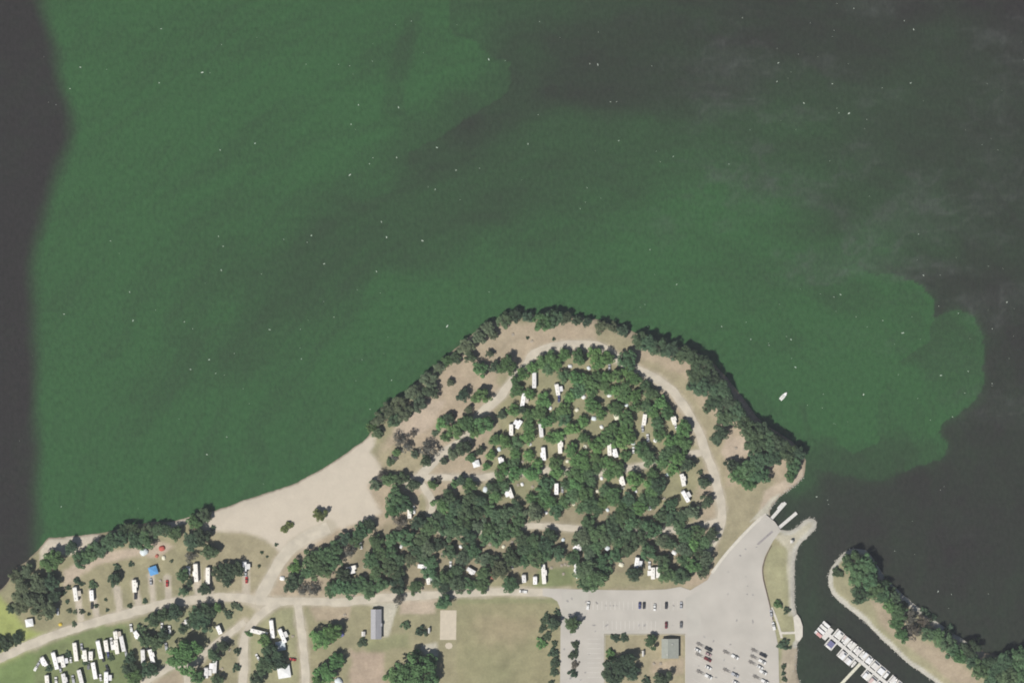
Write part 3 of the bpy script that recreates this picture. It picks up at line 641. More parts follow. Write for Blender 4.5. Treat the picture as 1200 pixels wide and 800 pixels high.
# ------------------------------------------------------------------ campers, cars, tents (survey grid: x, y, length, width, turn)
RIGS = [  # travel trailers and motor homes: x, y, length, turn in degrees, area
    (89, 695, 17, 8, 'pad'), (108, 697, 13, 4, 'pad'), (158, 686, 15, 3, 'pad'), (230, 670, 22, 3, 'pad'), (221, 668, 11, 0, 'pad'), (244, 674, 20, 0, 'pad'), (287, 663, 12, 0, 'pad'),
    (65, 773, 21, 15, 'row'), (74, 774, 14, 12, 'row'), (89, 763, 22, 7, 'row'), (100, 767, 14, 6, 'row'), (107, 767, 11, 0, 'row'), (117, 760, 22, 12, 'row'), (125, 756, 14, 8, 'row'), (137, 757, 17, 8, 'row'), (136, 743, 10, 10, 'row'), (144, 753, 19, 12, 'row'),
    (56, 799, 18, 5, 'row'), (76, 797, 18, 10, 'row'), (95, 793, 19, 14, 'row'), (111, 785, 20, 10, 'row'), (125, 793, 15, 0, 'row'), (52, 774, 12, 30, 'row'),
    (168, 768, 17, 3, 'dia'), (178, 768, 17, 16, 'dia'), (161, 743, 11, 35, 'dia'), (193, 743, 12, -5, 'dia'), (220, 730, 11, 15, 'dia'), (257, 737, 11, 22, 'dia'), (252, 780, 16, -3, 'dia'), (242, 787, 13, 0, 'dia'),
    (304, 740, 21, 76, 'mid'), (319, 736, 22, 6, 'mid'), (331, 744, 18, 23, 'mid'),
    (412, 665, 13, 105, 'belt'), (480, 600, 14, 0, 'belt'), (552, 668, 11, 60, 'belt'), (495, 663, 11, 85, 'belt'), (502, 679, 10, 10, 'belt'),
    (637, 672, 23, 4, 'road'), (676, 667, 20, 10, 'road'), (746, 659, 15, -8, 'road'), (765, 671, 14, 0, 'road'), (771, 670, 13, 0, 'road'), (627, 679, 10, 0, 'road'), (614, 677, 10, 4, 'road'),
    (626, 445, 19, 0, 'grove'), (613, 468, 17, -8, 'grove'), (653, 456, 14, 10, 'grove'), (634, 504, 16, 5, 'grove'), (599, 503, 14, 0, 'grove'), (637, 531, 16, 5, 'grove'), (656, 522, 18, 3, 'grove'), (587, 541, 12, 12, 'grove'),
    (598, 577, 13, 20, 'grove'), (652, 572, 14, 0, 'grove'), (714, 526, 15, 3, 'grove'), (721, 530, 11, 15, 'grove'), (755, 491, 14, -8, 'grove'), (800, 562, 15, 12, 'grove'), (803, 581, 15, 30, 'grove'), (729, 562, 13, 15, 'grove'), (608, 497, 11, -30, 'grove'), (789, 492, 11, 20, 'grove'), (678, 640, 10, 40, 'grove')]
AREA = {'pad': ("on a gravel pad by the tent sites", "trailers on the shore pads"), 'row': ("in the packed rows on the lawn", "trailers in packed rows on the lawn"),
        'dia': ("among the trees beside the diagonal track", "trailers by the diagonal track"), 'mid': ("between the two straight gravel tracks", "trailers between the straight tracks"),
        'belt': ("half hidden in the tree belt behind the beach", "trailers in the tree belt"), 'road': ("on the grass strip along the paved road", "trailers along the paved road"), 'grove': ("tucked among trees inside the loop road", "trailers inside the loop road")}
CARS = [(177, 681, 5, 'silver', 'pad'), (196, 683, 0, 'red', 'pad'), (289, 679, 0, 'red', 'pad'), (68, 716, 2, 'white', 'pad'), (108, 709, 0, 'dark', 'pad'), (159, 697, 0, 'dark', 'pad'), (288, 671, 0, 'silver', 'pad'),
        (127, 766, 10, 'blue', 'row'), (46, 776, -35, 'silver', 'row'), (126, 782, 20, 'dark', 'row'), (71, 783, 10, 'silver', 'row'), (83, 772, 8, 'white', 'row'), (96, 757, 8, 'silver', 'row'), (121, 771, 15, 'dark', 'row'), (131, 751, 8, 'white', 'row'), (104, 779, 0, 'grey', 'row'), (43, 781, -30, 'white', 'row'), (148, 764, 10, 'silver', 'row'), (118, 793, 8, 'white', 'row'), (86, 795, 10, 'silver', 'row'), (66, 797, 5, 'white', 'row'), (199, 737, 5, 'white', 'dia'), (195, 757, 10, 'silver', 'dia'), (172, 757, 20, 'dark', 'dia'), (154, 735, 8, 'white', 'dia'), (190, 733, 0, 'white', 'dia'), (343, 772, 80, 'red', 'mid'), (302, 769, 30, 'white', 'mid'),
        (485, 597, 5, 'white', 'belt'), (423, 639, 10, 'white', 'belt'), (530, 585, 20, 'silver', 'belt'), (528, 661, 0, 'white', 'belt'), (600, 662, 5, 'silver', 'belt'),
        (753, 656, 0, 'dark', 'road'), (655, 467, 0, 'blue', 'grove'), (753, 502, 5, 'silver', 'grove'), (714, 430, 0, 'silver', 'grove'), (742, 527, 0, 'white', 'grove'), (759, 513, 5, 'white', 'grove'), (659, 573, 0, 'silver', 'grove'), (792, 500, 15, 'white', 'grove'), (761, 662, 0, 'white', 'road')]
TENTS = [(35, 729, 9, 'white', "white square canopy on the lawn by the shoreline clump"), (180, 668, 10, 'blue', "bright blue canopy on the grass by the tent sites"), (190, 642, 8, 'red', "red dome tent at the shoreline tent sites"),
         (192, 653, 6, 'cream', "small cream dome tent beside the red tents"), (184, 651, 5, 'rust', "small rust red dome tent beside the cream tent"), (169, 646, 11, 'ice', "large pale blue white dome tent under the shoreline trees"),
         (333, 786, 15, 'white', "big white square canopy between the straight tracks"), (329, 756, 11, 'ice', "pale canopy in tree shade between the straight tracks"), (400, 742, 8, 'violet', "violet blue tent at the shaded edge of a green tree"), (397, 798, 11, 'ice', "pale lilac tent at the foot of a green tree"),
         (331, 677, 7, 'white', "white dome tent at the corner of the beach road"), (577, 676, 6, 'rust', "rust red tent in the tree belt beside the road"), (558, 543, 8, 'white', "white canopy on the bare earth beside the inner track"), (569, 573, 8, 'ice', "pale tent beside the inner camp track under trees"),
         (686, 523, 6, 'cream', "cream dome tent deep inside the grove"), (668, 429, 6, 'white', "white dome tent beside the top bend of the loop road"), (684, 465, 6, 'white', "white tent in a gap of the grove near a dark shadow"), (696, 490, 7, 'ice', "pale green white tent in a small grove clearing"),
         (723, 488, 7, 'cream', "cream canopy in the middle of the grove"), (790, 647, 7, 'white', "white dome tent by the exit of the loop road"), (761, 595, 6, 'white', "white dome tent in deep shade near the loop road"), (728, 661, 7, 'cream', "cream dome tent on the strip along the paved road"),
         (712, 642, 7, 'ice', "pale tent at the edge of the big dark shadow"), (71, 731, 5, 'yellow', "small yellow tent beside the camp road"), (714, 463, 6, 'white', "white dome tent among the bright grove trees"), (730, 571, 5, 'cream', "small cream tent beside a trailer under the grove")]
TENTS += [(a_, b_, sz_, c_, f"small {'pale' if c_ == 'ice' else c_} dome tent half hidden under the grove trees") for a_, b_, sz_, c_ in
          ((690, 431, 5.5, 'ice'), (676, 480, 5.5, 'cream'), (734, 474, 6, 'ice'), (612, 567, 5, 'white'), (585, 526, 6, 'ice'), (705, 560, 5, 'white'), (700, 575, 5, 'cream'), (768, 516, 5.5, 'white'), (742, 519, 5.5, 'ice'), (665, 540, 5, 'cream'),
           (621, 520, 5, 'white'), (782, 556, 5.5, 'ice'), (640, 600, 5, 'white'), (712, 597, 5, 'ice'), (645, 478, 5, 'white'), (705, 500, 5.5, 'white'), (672, 590, 5, 'cream'), (745, 575, 5, 'white'), (660, 632, 5, 'ice'), (540, 640, 5, 'white'), (590, 640, 5, 'cream'), (470, 640, 5, 'white'))]
TABLES = [(188, 680), (662, 661), (666, 662), (658, 662), (646, 665), (660, 672), (508, 650), (518, 649), (574, 638), (600, 635), (778, 584), (778, 592), (766, 630), (757, 630), (808, 533), (786, 540), (662, 513), (652, 480), (734, 473), (428, 674), (427, 664), (404, 720), (336, 744),
          (343, 745), (766, 777), (774, 777), (862, 525), (872, 526), (623, 400), (601, 392), (226, 736), (269, 761), (260, 783), (195, 757), (305, 790), (607, 568), (624, 570), (612, 541), (742, 517)]
SHELL = [(0.84, 0.83, 0.81), (0.78, 0.76, 0.71), (0.86, 0.85, 0.84), (0.69, 0.68, 0.66), (0.82, 0.79, 0.72)]
irng = random.Random(77); RIGINFO = []
for (px, py, ln, turn, area) in RIGS:
    Lm = ln * S; motor = irng.random() < 0.25 and Lm > 6.5; extra = irng.random(); aw = extra < 0.42; sl = 0.42 <= extra < 0.75 and Lm > 6
    colr = irng.choice(SHELL); tint = "white" if colr[2] > 0.75 else ("grey white" if colr[0] < 0.7 else "cream")
    RIGINFO.append((Lm, motor, aw, sl, colr, "short" if Lm < 7 else ("long" if Lm > 10.5 else "medium"), tint, "motor home" if motor else "travel trailer"))
def with_near(lb, a, b, q):
    near = ""; best = 1.0
    for rg_, inf in zip(RIGS, RIGINFO):
        d_ = math.hypot(rg_[0] - a, rg_[1] - b) / (q + 12)
        if d_ < best: best = d_; near = f"beside a {inf[5]} {inf[6]} {inf[7]}"
    for tn_ in TENTS:
        d_ = math.hypot(tn_[0] - a, tn_[1] - b) / (q + 8)
        if d_ < best: best = d_; near = f"beside a {'pale' if tn_[3] == 'ice' else tn_[3]} {'canopy' if 'canopy' in tn_[4] else 'tent'}"
    for cx_ in CARS:
        d_ = math.hypot(cx_[0] - a, cx_[1] - b) / (q + 6)
        if d_ < best: best = d_; near = f"beside a {'black' if cx_[3] == 'dark' else cx_[3]} vehicle"
    for tb in TABLES:
        d_ = math.hypot(tb[0] - a, tb[1] - b) / (q + 5)
        if d_ < best: best = d_; near = "beside a picnic table"
    if not near:
        X, Y = m(a, b)
        if shore_d(np.array([X]), np.array([Y]))[0] < q * S * 0.8: near = "overhanging the water"
        else:
            for _, pts_, wd in ROADS:
                if seg_dist(np.array([X]), np.array([Y]), mp(pts_))[0] < (q + wd * 0.4) * S: near = "overhanging a track"
    if near and len((lb + " " + near).split()) <= 16: return lb + " " + near
    return lb

# ------------------------------------------------------------------ trees
def make_crown(seed, n_lobe=24, leaves=120, flat=0.78, leaf=0.085, loose=0.0):
    r = random.Random(seed); V = []; F = []
    lobes = []
    for k in range(n_lobe):
        a = r.uniform(0, 2 * math.pi); t = r.random() ** 0.55; ph = r.uniform(-0.25, 1.0)
        rad = 0.86 * t * (1 + 0.22 * math.sin(3 * a + seed) + 0.12 * math.sin(5 * a + 2 * seed))
        zc = flat * (0.15 + 0.75 * ph * math.sqrt(max(0, 1 - t * t * 0.8)))
        lobes.append((rad * math.cos(a), rad * math.sin(a), zc, r.uniform(0.17, 0.33) * (1 - 0.15 * t)))
    for lx, ly, lz, lr in lobes:
        for q in range(int(leaves * (lr / 0.32) ** 2 * (1 - loose))):
            u = r.uniform(-0.75, 1); a = r.uniform(0, 2 * math.pi); s = math.sqrt(1 - u * u); d = Vector((s * math.cos(a), s * math.sin(a), u))
            p = Vector((lx, ly, lz)) + d * lr * r.uniform(0.72, 1.08 + 0.2 * loose)
            nrm = (d + Vector((r.gauss(0, .5), r.gauss(0, .5), r.gauss(0, .4) + 0.75))).normalized()
            e1 = nrm.orthogonal().normalized(); e1.rotate(Matrix.Rotation(r.uniform(0, 6.28), 3, nrm)); e2 = nrm.cross(e1)
            h = leaf * r.uniform(0.65, 1.2); b = len(V)
            V.extend([tuple(p + e1 * h), tuple(p + e2 * h * 0.62 + nrm * h * 0.12), tuple(p - e1 * h), tuple(p - e2 * h * 0.62 + nrm * h * 0.12)]); F.append((b, b + 1, b + 2, b + 3))
    me = bpy.data.meshes.new("crown"); me.from_pydata(V, [], F); me.materials.append(M_LEAF); return me

def make_trunk(seed, h=1.2):
    r = random.Random(seed + 77); b = MB(); top = (r.uniform(-.05, .05), r.uniform(-.05, .05), h)
    b.cyl((0, 0, -0.08), top, 0.075, 0.03, 7)
    for k in range(6):
        a = k * 1.05 + r.uniform(-.3, .3); z0 = h * r.uniform(0.45, 0.9); L_ = r.uniform(0.4, 0.62)
        b.cyl((top[0] * z0 / h, top[1] * z0 / h, z0), (L_ * math.cos(a), L_ * math.sin(a), z0 + r.uniform(.2, .45)), 0.035, 0.012, 5)
    return b.mesh("trunk", M_BARK)

CROWNS = [make_crown(k, random.Random(k).randint(44, 58)) for k in range(12)]
LOOSE = [make_crown(40 + k, 30, 90, 0.8, 0.09, 0.45) for k in range(4)]
TRUNKS = [make_trunk(k) for k in range(4)]
SHRUBS = [make_crown(60 + k, 30, 85, 0.66, 0.115) for k in range(5)]
STEMS = [make_trunk(90 + k, 0.45) for k in range(2)]
GREEN = {'g': (0.080, 0.146, 0.056), 'b': (0.094, 0.182, 0.062), 'd': (0.066, 0.108, 0.056), 'o': (0.090, 0.118, 0.068), 'k': (0.054, 0.084, 0.048), 't': (0.074, 0.130, 0.060), 'r': (0.110, 0.102, 0.082), 'y': (0.125, 0.155, 0.055)}
TONE = {'g': 'leafy green', 'b': 'bright green', 'd': 'dark green', 'o': 'grey green', 'k': 'very dark', 't': 'blue green', 'r': 'sparse brownish', 'y': 'yellow green'}
trees = []                                  # placed crowns: (px, py, r)
trng = random.Random(2024)
def tree(px, py, r, tone, label, group, name="shade_tree", cat="tree", lift=0.5):
    X, Y = m(px, py); Rm = r * S; loose = tone == 'r'
    shrub = cat == "shrub"
    hh = trng.uniform(0.9, 1.18)
    t = thing(name, label, cat, (X, Y, gz(X, Y)), trng.uniform(0, 6.28), group)
    c = GREEN[tone]; j = trng.uniform(1.08, 1.70); w = trng.uniform(-0.10, 0.10)
    sx = trng.uniform(0.9, 1.12)
    if shrub:
        o = link_mesh("foliage", trng.choice(SHRUBS), None, t); o.scale = (Rm * sx * 1.12, Rm / sx * 1.12, Rm * 0.95); o.location = (0, 0, Rm * 0.12)
        tk = link_mesh("stem", trng.choice(STEMS), None, t); tk.scale = (Rm, Rm, Rm)
    else:
        o = link_mesh("crown", trng.choice(LOOSE if loose else CROWNS), None, t); o.scale = (Rm * sx, Rm / sx, Rm * 0.95 * hh); o.location = (0, 0, Rm * lift + 0.8)
        tk = link_mesh("trunk", trng.choice(TRUNKS), None, t); tk.scale = (Rm * 0.75, Rm * 0.75, Rm * 0.95)
    o.color = (c[0] * j * (1 + w), c[1] * j, c[2] * j * (1 - w * 0.5), 1)
    trees.append((px, py, r)); return t

def describe(px, py, r, tn, cat):
    return (("small " if r < 7.6 else ("large " if r > 10.6 else "mid-sized ")) if cat == 'tree' else "") + TONE[tn] + (" tree" if cat == 'tree' else "")
def grow(lst, tone, label, group, scl=1.0, off=(0, 0), **kw):
    for it in lst:
        it = (it[0] + off[0], it[1] + off[1], it[2] * scl) + tuple(it[3:])
        tn = it[3] if len(it) > 3 else tone
        lb = label
        if '{}' in label:
            lb = with_near(label.format(describe(it[0], it[1], it[2], tn, kw.get('cat', 'tree'))), it[0], it[1], it[2])
        tree(it[0], it[1], it[2], tn, lb, group, **kw)

# western shore clump
grow([(19, 675, 8, 'o'), (33, 669, 9), (28, 690, 12), (47, 684, 11), (60, 681, 10, 'k'), (44, 706, 14), (26, 708, 11), (57, 714, 11), (63, 698, 9, 'k')], 'o',
     "{} in the dense lakeshore clump beside the bright lawn", "trees clumped at the western lakeshore", name="shoreline_tree")
grow([(62, 656, 13, 'g'), (84, 641, 8, 'k'), (96, 655, 10, 't'), (107, 647, 10, 't'), (118, 641, 10), (129, 635, 11), (141, 631, 10, 'd'), (146, 621, 8, 'd'), (157, 621, 9, 'd'), (160, 633, 10, 'd'), (171, 634, 11, 't'),
      (174, 621, 8, 'o'), (184, 620, 8, 'd'), (195, 620, 8, 'd'), (205, 624, 9, 't'), (228, 611, 9, 'g'), (240, 603, 9, 'k')], 'd',
     "{} in the shoreline belt by the tent sites", "trees along the shore by the tent sites", name="shoreline_tree")
grow([(226, 633, 11, 'k'), (237, 628, 10, 'k'), (246, 646, 10, 'd'), (224, 652, 7, 'r'), (215, 673, 8, 't'), (222, 682, 5, 'k'), (216, 693, 6, 'd'), (240, 690, 7, 'k'), (258, 672, 9), (268, 668, 10), (279, 667, 9), (266, 680, 7), (135, 678, 8, 'k')], 'k',
     "{} standing among the campers on the gravel pads", "trees among the shore camp pads")
# lawn and southern sites
grow([(-6, 756, 9, 'k'), (8, 753, 8, 'k'), (21, 748, 7, 'k'), (14, 713, 6, 'k')], 'k', "{} on the bright lawn beside the camp road", "dark trees on the western lawn")
grow([(180, 727, 9, 'd'), (192, 721, 8, 'd'), (206, 717, 10, 'k'), (172, 749, 9, 'd'), (184, 752, 9, 'd'), (192, 744, 8, 'k'), (231, 719, 10), (244, 716, 10), (238, 730, 11), (226, 727, 8), (255, 712, 6, 'g'), (215, 736, 6, 'k'), (176, 784, 10),
      (151, 783, 9, 'k'), (158, 792, 10, 'g'), (153, 770, 7, 'k'), (251, 766, 8, 'd'), (262, 757, 8, 'k'), (232, 792, 8, 'g'), (255, 796, 8, 'd')], 'd',
     "{} between the camp road and the diagonal track", "trees among the southern sites")
tree(216, 767, 20, 'b', "large bright green spreading tree where the diagonal tracks meet", None)
grow([(311, 750, 8, 'g'), (319, 765, 12, 'd'), (326, 774, 10, 'k'), (311, 779, 11, 'd'), (302, 793, 9, 'k')], 'd', "{} over the campers between the two straight gravel tracks", "trees between the straight tracks")
grow([(377, 748, 13), (391, 740, 11), (383, 786, 12), (395, 773, 10), (372, 797, 8)], 'b', "{} spreading on the grass beside the straight gravel track", "green trees beside the straight track")
grow([(479, 786, 19), (499, 788, 17), (463, 794, 12), (506, 774, 9), (490, 770, 9)], 'g', "{} in the oak cluster by the sand patch on the field", "oaks by the sand patch")
# belt between beach and camp road
grow([(375, 603, 8, 'y')], 'y', "lone spiky green tree standing on the beach sand", None)
grow([(346, 664, 8, 'b'), (365, 655, 11), (376, 667, 12), (361, 669, 9), (380, 649, 10), (391, 657, 10), (394, 641, 9), (404, 631, 8, 'k'), (424, 621, 10, 't'), (433, 615, 8, 'k'), (418, 633, 8), (441, 633, 9), (409, 645, 8, 'r'), (435, 656, 10, 't'),
      (446, 648, 9), (441, 669, 9), (343, 682, 11, 'k'), (353, 691, 7, 'r'), (367, 690, 8, 'r'), (400, 687, 11), (412, 690, 10), (388, 690, 9), (421, 682, 9), (432, 690, 10), (446, 684, 9), (403, 672, 9, 'k')], 't',
     "{} in the belt between the beach sand and the camp road", "trees in the belt behind the beach")
grow([(440, 568, 7, 'o'), (447, 557, 7, 'r'), (457, 562, 9), (471, 560, 8, 'd'), (484, 568, 8, 'k'), (462, 582, 11), (474, 590, 11), (460, 599, 9, 'g'), (468, 611, 9, 'r'), (490, 611, 9, 'k')], 't',
     "{} in the clump at the back corner of the beach", "trees at the back corner of the beach")
# bank between the beach and the point
grow([(437, 502, 6, 'g'), (446, 493, 8), (445, 509, 6, 'd'), (458, 483, 9), (470, 474, 9), (476, 485, 10), (464, 494, 8, 'd'), (487, 462, 10), (494, 474, 9), (505, 446, 10), (507, 460, 9, 'k'), (517, 433, 7), (527, 424, 7, 'g'), (536, 421, 7, 'd'), (548, 408, 9), (553, 420, 7, 'd'),
      (564, 396, 8), (574, 386, 8), (580, 394, 6), (593, 377, 9, 'd'), (606, 371, 8, 'k'), (621, 373, 7, 'k'), (638, 379, 11, 'g'), (651, 374, 11, 'd'), (664, 375, 8, 'k'), (678, 377, 6, 'k'), (689, 379, 6, 'k'), (706, 384, 8), (720, 385, 6), (731, 389, 7, 'k')], 'o',
     "{} on the lake bank above the bare slope", "trees on the lake bank above the bare slope", 1.02, (-2, -1.5), name="shoreline_tree")
# bank along the loop road to the point
grow([(748, 398, 8), (760, 403, 9), (772, 407, 10), (786, 411, 9, 'k'), (800, 416, 9), (812, 420, 10), (824, 430, 11), (814, 440, 9), (835, 444, 10, 'k'), (826, 455, 11), (812, 452, 7), (830, 476, 7), (845, 457, 10), (838, 469, 9), (853, 472, 10, 'k'), (864, 483, 10), (851, 489, 10), (843, 509, 9, 'k'),
      (869, 495, 10), (880, 505, 11), (893, 503, 9, 'k'), (899, 517, 10), (886, 521, 11), (911, 520, 10, 'k'), (905, 535, 10), (889, 538, 11), (921, 531, 9), (934, 530, 8, 'k'), (930, 546, 8, 't'), (926, 556, 7, 'g'), (876, 549, 10, 't'), (890, 556, 10, 't'), (864, 556, 9, 'g'), (877, 565, 8, 'g'), (857, 545, 7, 'k')], 'd',
     "{} in the continuous belt on the bank beside the loop road", "trees on the eastern bank", 1.17, name="shoreline_tree")
tree(735, 421, 12, 't', "dense round green tree filling the bend of the loop road", None)
# bare western part of the camp
grow([(563, 432, 9), (580, 430, 7, 'k'), (594, 427, 11), (564, 464, 10), (543, 463, 8, 'k'), (517, 496, 7, 'b'), (526, 490, 7, 'k'), (534, 505, 10), (547, 496, 10), (567, 497, 11), (468, 515, 8, 'r'), (478, 523, 7, 'r'), (465, 530, 5, 'g'), (502, 526, 10, 'r'), (499, 540, 7, 'd'),
      (532, 531, 8, 'o'), (544, 524, 9, 'k'), (507, 567, 6, 'g'), (533, 566, 5), (541, 563, 6, 'k'), (552, 568, 8), (526, 581, 9, 'd'), (518, 592, 10, 'g'), (535, 593, 10, 'd'), (551, 583, 9, 'd'), (547, 598, 10, 'd'), (515, 603, 7, 'k'), (580, 515, 7, 'g'), (604, 446, 6), (556, 506, 7), (522, 512, 6), (552, 536, 5.5), (562, 528, 5.5, 'k'), (575, 533, 6, 'b'), (570, 546, 5, 'b'), (486, 532, 5, 'o'), (612, 480, 5, 'k'), (588, 486, 5.5, 'k'), (549, 480, 5, 'o'), (520, 540, 4.5, 'o'), (590, 546, 6, 'b'), (484, 508, 5, 'r'), (574, 415, 5, 'o'), (528, 448, 4.5, 'o')], 'g',
     "{} standing apart on the bare earth along the inner track", "trees on the bare inner camp")
# parking lot trees
tree(671, 730, 9.5, 't', "round green tree on the paving beside the small parking lot", None)
grow([(724, 781, 13), (736, 774, 11), (717, 792, 12), (740, 788, 9), (776, 795, 10)], 'k', "{} in the yard beside the grey green restroom roof", "dark trees in the restroom yard")
tree(762, 751, 8, 't', "green tree at the corner of the grey green restroom roof", None)
tree(648, 730, 8, 'k', "dark tree between the field and the small parking lot", None)
# sand bar
grow([(999, 656, 11, 't'), (1011, 660, 11, 't'), (1003, 671, 12, 't'), (1016, 676, 12), (1023, 689, 10), (1007, 696, 10, 'd'), (1032, 696, 9), (1035, 684, 6, 'd'), (1041, 708, 8, 'g'), (1048, 700, 7, 'k'), (1053, 716, 9), (1050, 729, 8, 'g'), (1065, 722, 8, 'r'), (1071, 737, 9, 'r'), (1081, 727, 7, 'r'), (1057, 743, 7, 'g'),
      (1086, 742, 8, 'd'), (1098, 745, 9, 't'), (1109, 752, 9, 'd'), (1116, 762, 8, 't'), (1123, 768, 8, 'g'), (1134, 760, 10, 'k'), (1138, 773, 8, 'd'), (1148, 784, 10, 't'), (1160, 776, 8, 'd'), (1164, 791, 11, 'd'), (1178, 775, 12, 'd'), (1192, 774, 13, 't'), (1183, 791, 13, 'd'), (1199, 793, 13, 't'), (1212, 782, 12, 'd'), (1160, 805, 10, 'd'), (1185, 812, 11, 't')], 't',
     "{} on the narrow sand bar across the marina channel", "trees on the sand bar", 1.15, name="shoreline_tree")

CLEAR = [(x_ - 1.5, y_ + 2, 4.6 + L_ * 0.27) for x_, y_, L_, a_, k_ in RIGS if k_ in ('grove', 'belt', 'road')] + [(x_ - 1, y_ + 2, 5) for x_, y_, a_, c_, k_ in CARS if k_ in ('grove', 'belt', 'road')] + \
        [(t[0] - 1, t[1] + 2, 6) for t in TENTS] + [(t[0], t[1] + 1, 3) for t in TABLES] + \
        [(621, 616, 9), (630, 616, 8), (658, 615, 9), (670, 616, 10), (738, 549, 8), (750, 545, 7), (610, 578, 8), (608, 568, 6), (640, 551, 6), (575, 556, 8), (648, 665, 12), (660, 672, 14), (735, 680, 12), (755, 680, 12), (790, 625, 7), (710, 475, 6), (788, 570, 8), (815, 560, 12), (818, 578, 8), (690, 505, 5),
         (650, 445, 6), (665, 452, 6), (770, 528, 6), (820, 610, 9), (806, 530, 6), (675, 515, 5), (790, 660, 6), (515, 668, 6), (476, 665, 6), (480, 675, 6), (650, 500, 6), (640, 460, 4)]
D1 = [(605, 440), (630, 422), (665, 414), (695, 412), (722, 426), (745, 440), (768, 458), (788, 478), (798, 493), (808, 515), (808, 540), (797, 556), (798, 588), (760, 600), (700, 600), (640, 592), (600, 588), (560, 590), (556, 572), (578, 562), (565, 548), (580, 525), (588, 505), (604, 492), (596, 470)]
D2 = [(508, 592), (560, 592), (640, 598), (700, 602), (770, 602), (808, 592), (828, 603), (826, 632), (832, 660), (812, 676), (790, 676), (770, 652), (720, 656), (704, 682), (686, 684), (672, 656), (640, 656), (604, 664), (604, 684), (560, 686), (520, 688), (470, 694), (452, 690), (448, 660), (440, 640), (455, 622), (500, 624)]
FILLED = []
def fill(poly, rlo, rhi, tones, label, group, seed, tries=6000):
    r = random.Random(seed); P = np.array(poly, float); lo = P.min(0); hi = P.max(0)
    for _ in range(tries):
        a, b = r.uniform(lo[0], hi[0]), r.uniform(lo[1], hi[1])
        if not inside(np.array([a]), np.array([b]), poly)[0]: continue
        q = r.uniform(rlo, rhi)
        if any((a - t[0]) ** 2 + (b - t[1]) ** 2 < (0.655 * (q + t[2])) ** 2 for t in trees): continue
        if any((a - c[0]) ** 2 + (b - c[1]) ** 2 < (c[2] + q * 0.50) ** 2 for c in CLEAR): continue
        trees.append((a, b, q)); FILLED.append((q, a, b, r.choice(tones(a, b)), label, group))
def plant_filled(budget):
    FILLED.sort(reverse=True)
    for q, a, b, tn, label, group in FILLED[:budget]:
        tree(a, b, q, tn, with_near(label.format(describe(a, b, q, tn, 'tree')), a, b, q), group, lift=0.36)
    V = []; C = []; F = []; base = 0; r = random.Random(8); rn = np.random.RandomState(8)
    src = []
    for me_ in CROWNS[:4]:
        co = np.empty(len(me_.vertices) * 3, np.float32); me_.vertices.foreach_get("co", co); src.append(co.reshape(-1, 4, 3))
    for q, a, b, tn, label, group in FILLED[budget:]:
        X, Y = m(a, b); Rm = q * S; co = src[r.randrange(4)]; co = co[rn.rand(len(co)) < 0.6]; t_ = r.uniform(0, 6.28); ca, sa = math.cos(t_), math.sin(t_)
        w = co.reshape(-1, 3) * Rm * np.array([1.05, 1.05, 0.95]); n_ = len(w)
        V.append(np.stack([X + w[:, 0] * ca - w[:, 1] * sa, Y + w[:, 0] * sa + w[:, 1] * ca, gz(X, Y) + Rm * 0.36 + 0.8 + w[:, 2]], 1))
        jj = r.uniform(1.08, 1.70); C.append(np.tile(np.array(GREEN[tn]) * jj, (n_, 1))); F.append(np.arange(n_).reshape(-1, 4) + base); base += n_
    me_ = mesh_from_arrays("young_trees", np.concatenate(V), np.concatenate(F)); set_colour(me_, "tint", np.concatenate(C))
    link_mesh("young_trees", me_, foliage("tint"), kind="stuff", label="small young trees filling the gaps of the grove canopy")
grow([(687, 668, 14, 'd'), (697, 678, 13, 't'), (686, 682, 10, 't'), (780, 672, 11, 't'), (812, 662, 9, 'g'), (822, 668, 9, 'k'), (812, 637, 8, 'b'), (825, 565, 7, 'k'), (828, 587, 8, 'k'), (835, 625, 8, 'k'), (805, 545, 8, 'k'), (742, 672, 9, 'k'), (519, 705, 9, 't'), (467, 702, 7, 'r')], 'd',
     "{} at the outer edge of the grove beside a road", "trees on the outer edge of the grove")
fill(D1, 6.8, 10.2, lambda a, b: 'gbbtgb' if b < 560 else 'gttgdb', "{} in the dense grove inside the loop road", "trees of the grove inside the loop road", 3)
fill(D2, 7.6, 11.5, lambda a, b: 'tdtdo' if a > 560 else 'tddkto', "{} in the thick belt along the camp road", "trees of the belt along the camp road", 4)
n_shade = sum(1 for o in col.objects if o.name.startswith("shade_tree"))
plant_filled(max(0, 300 - n_shade))
print("filled", len(FILLED), "manual", n_shade)

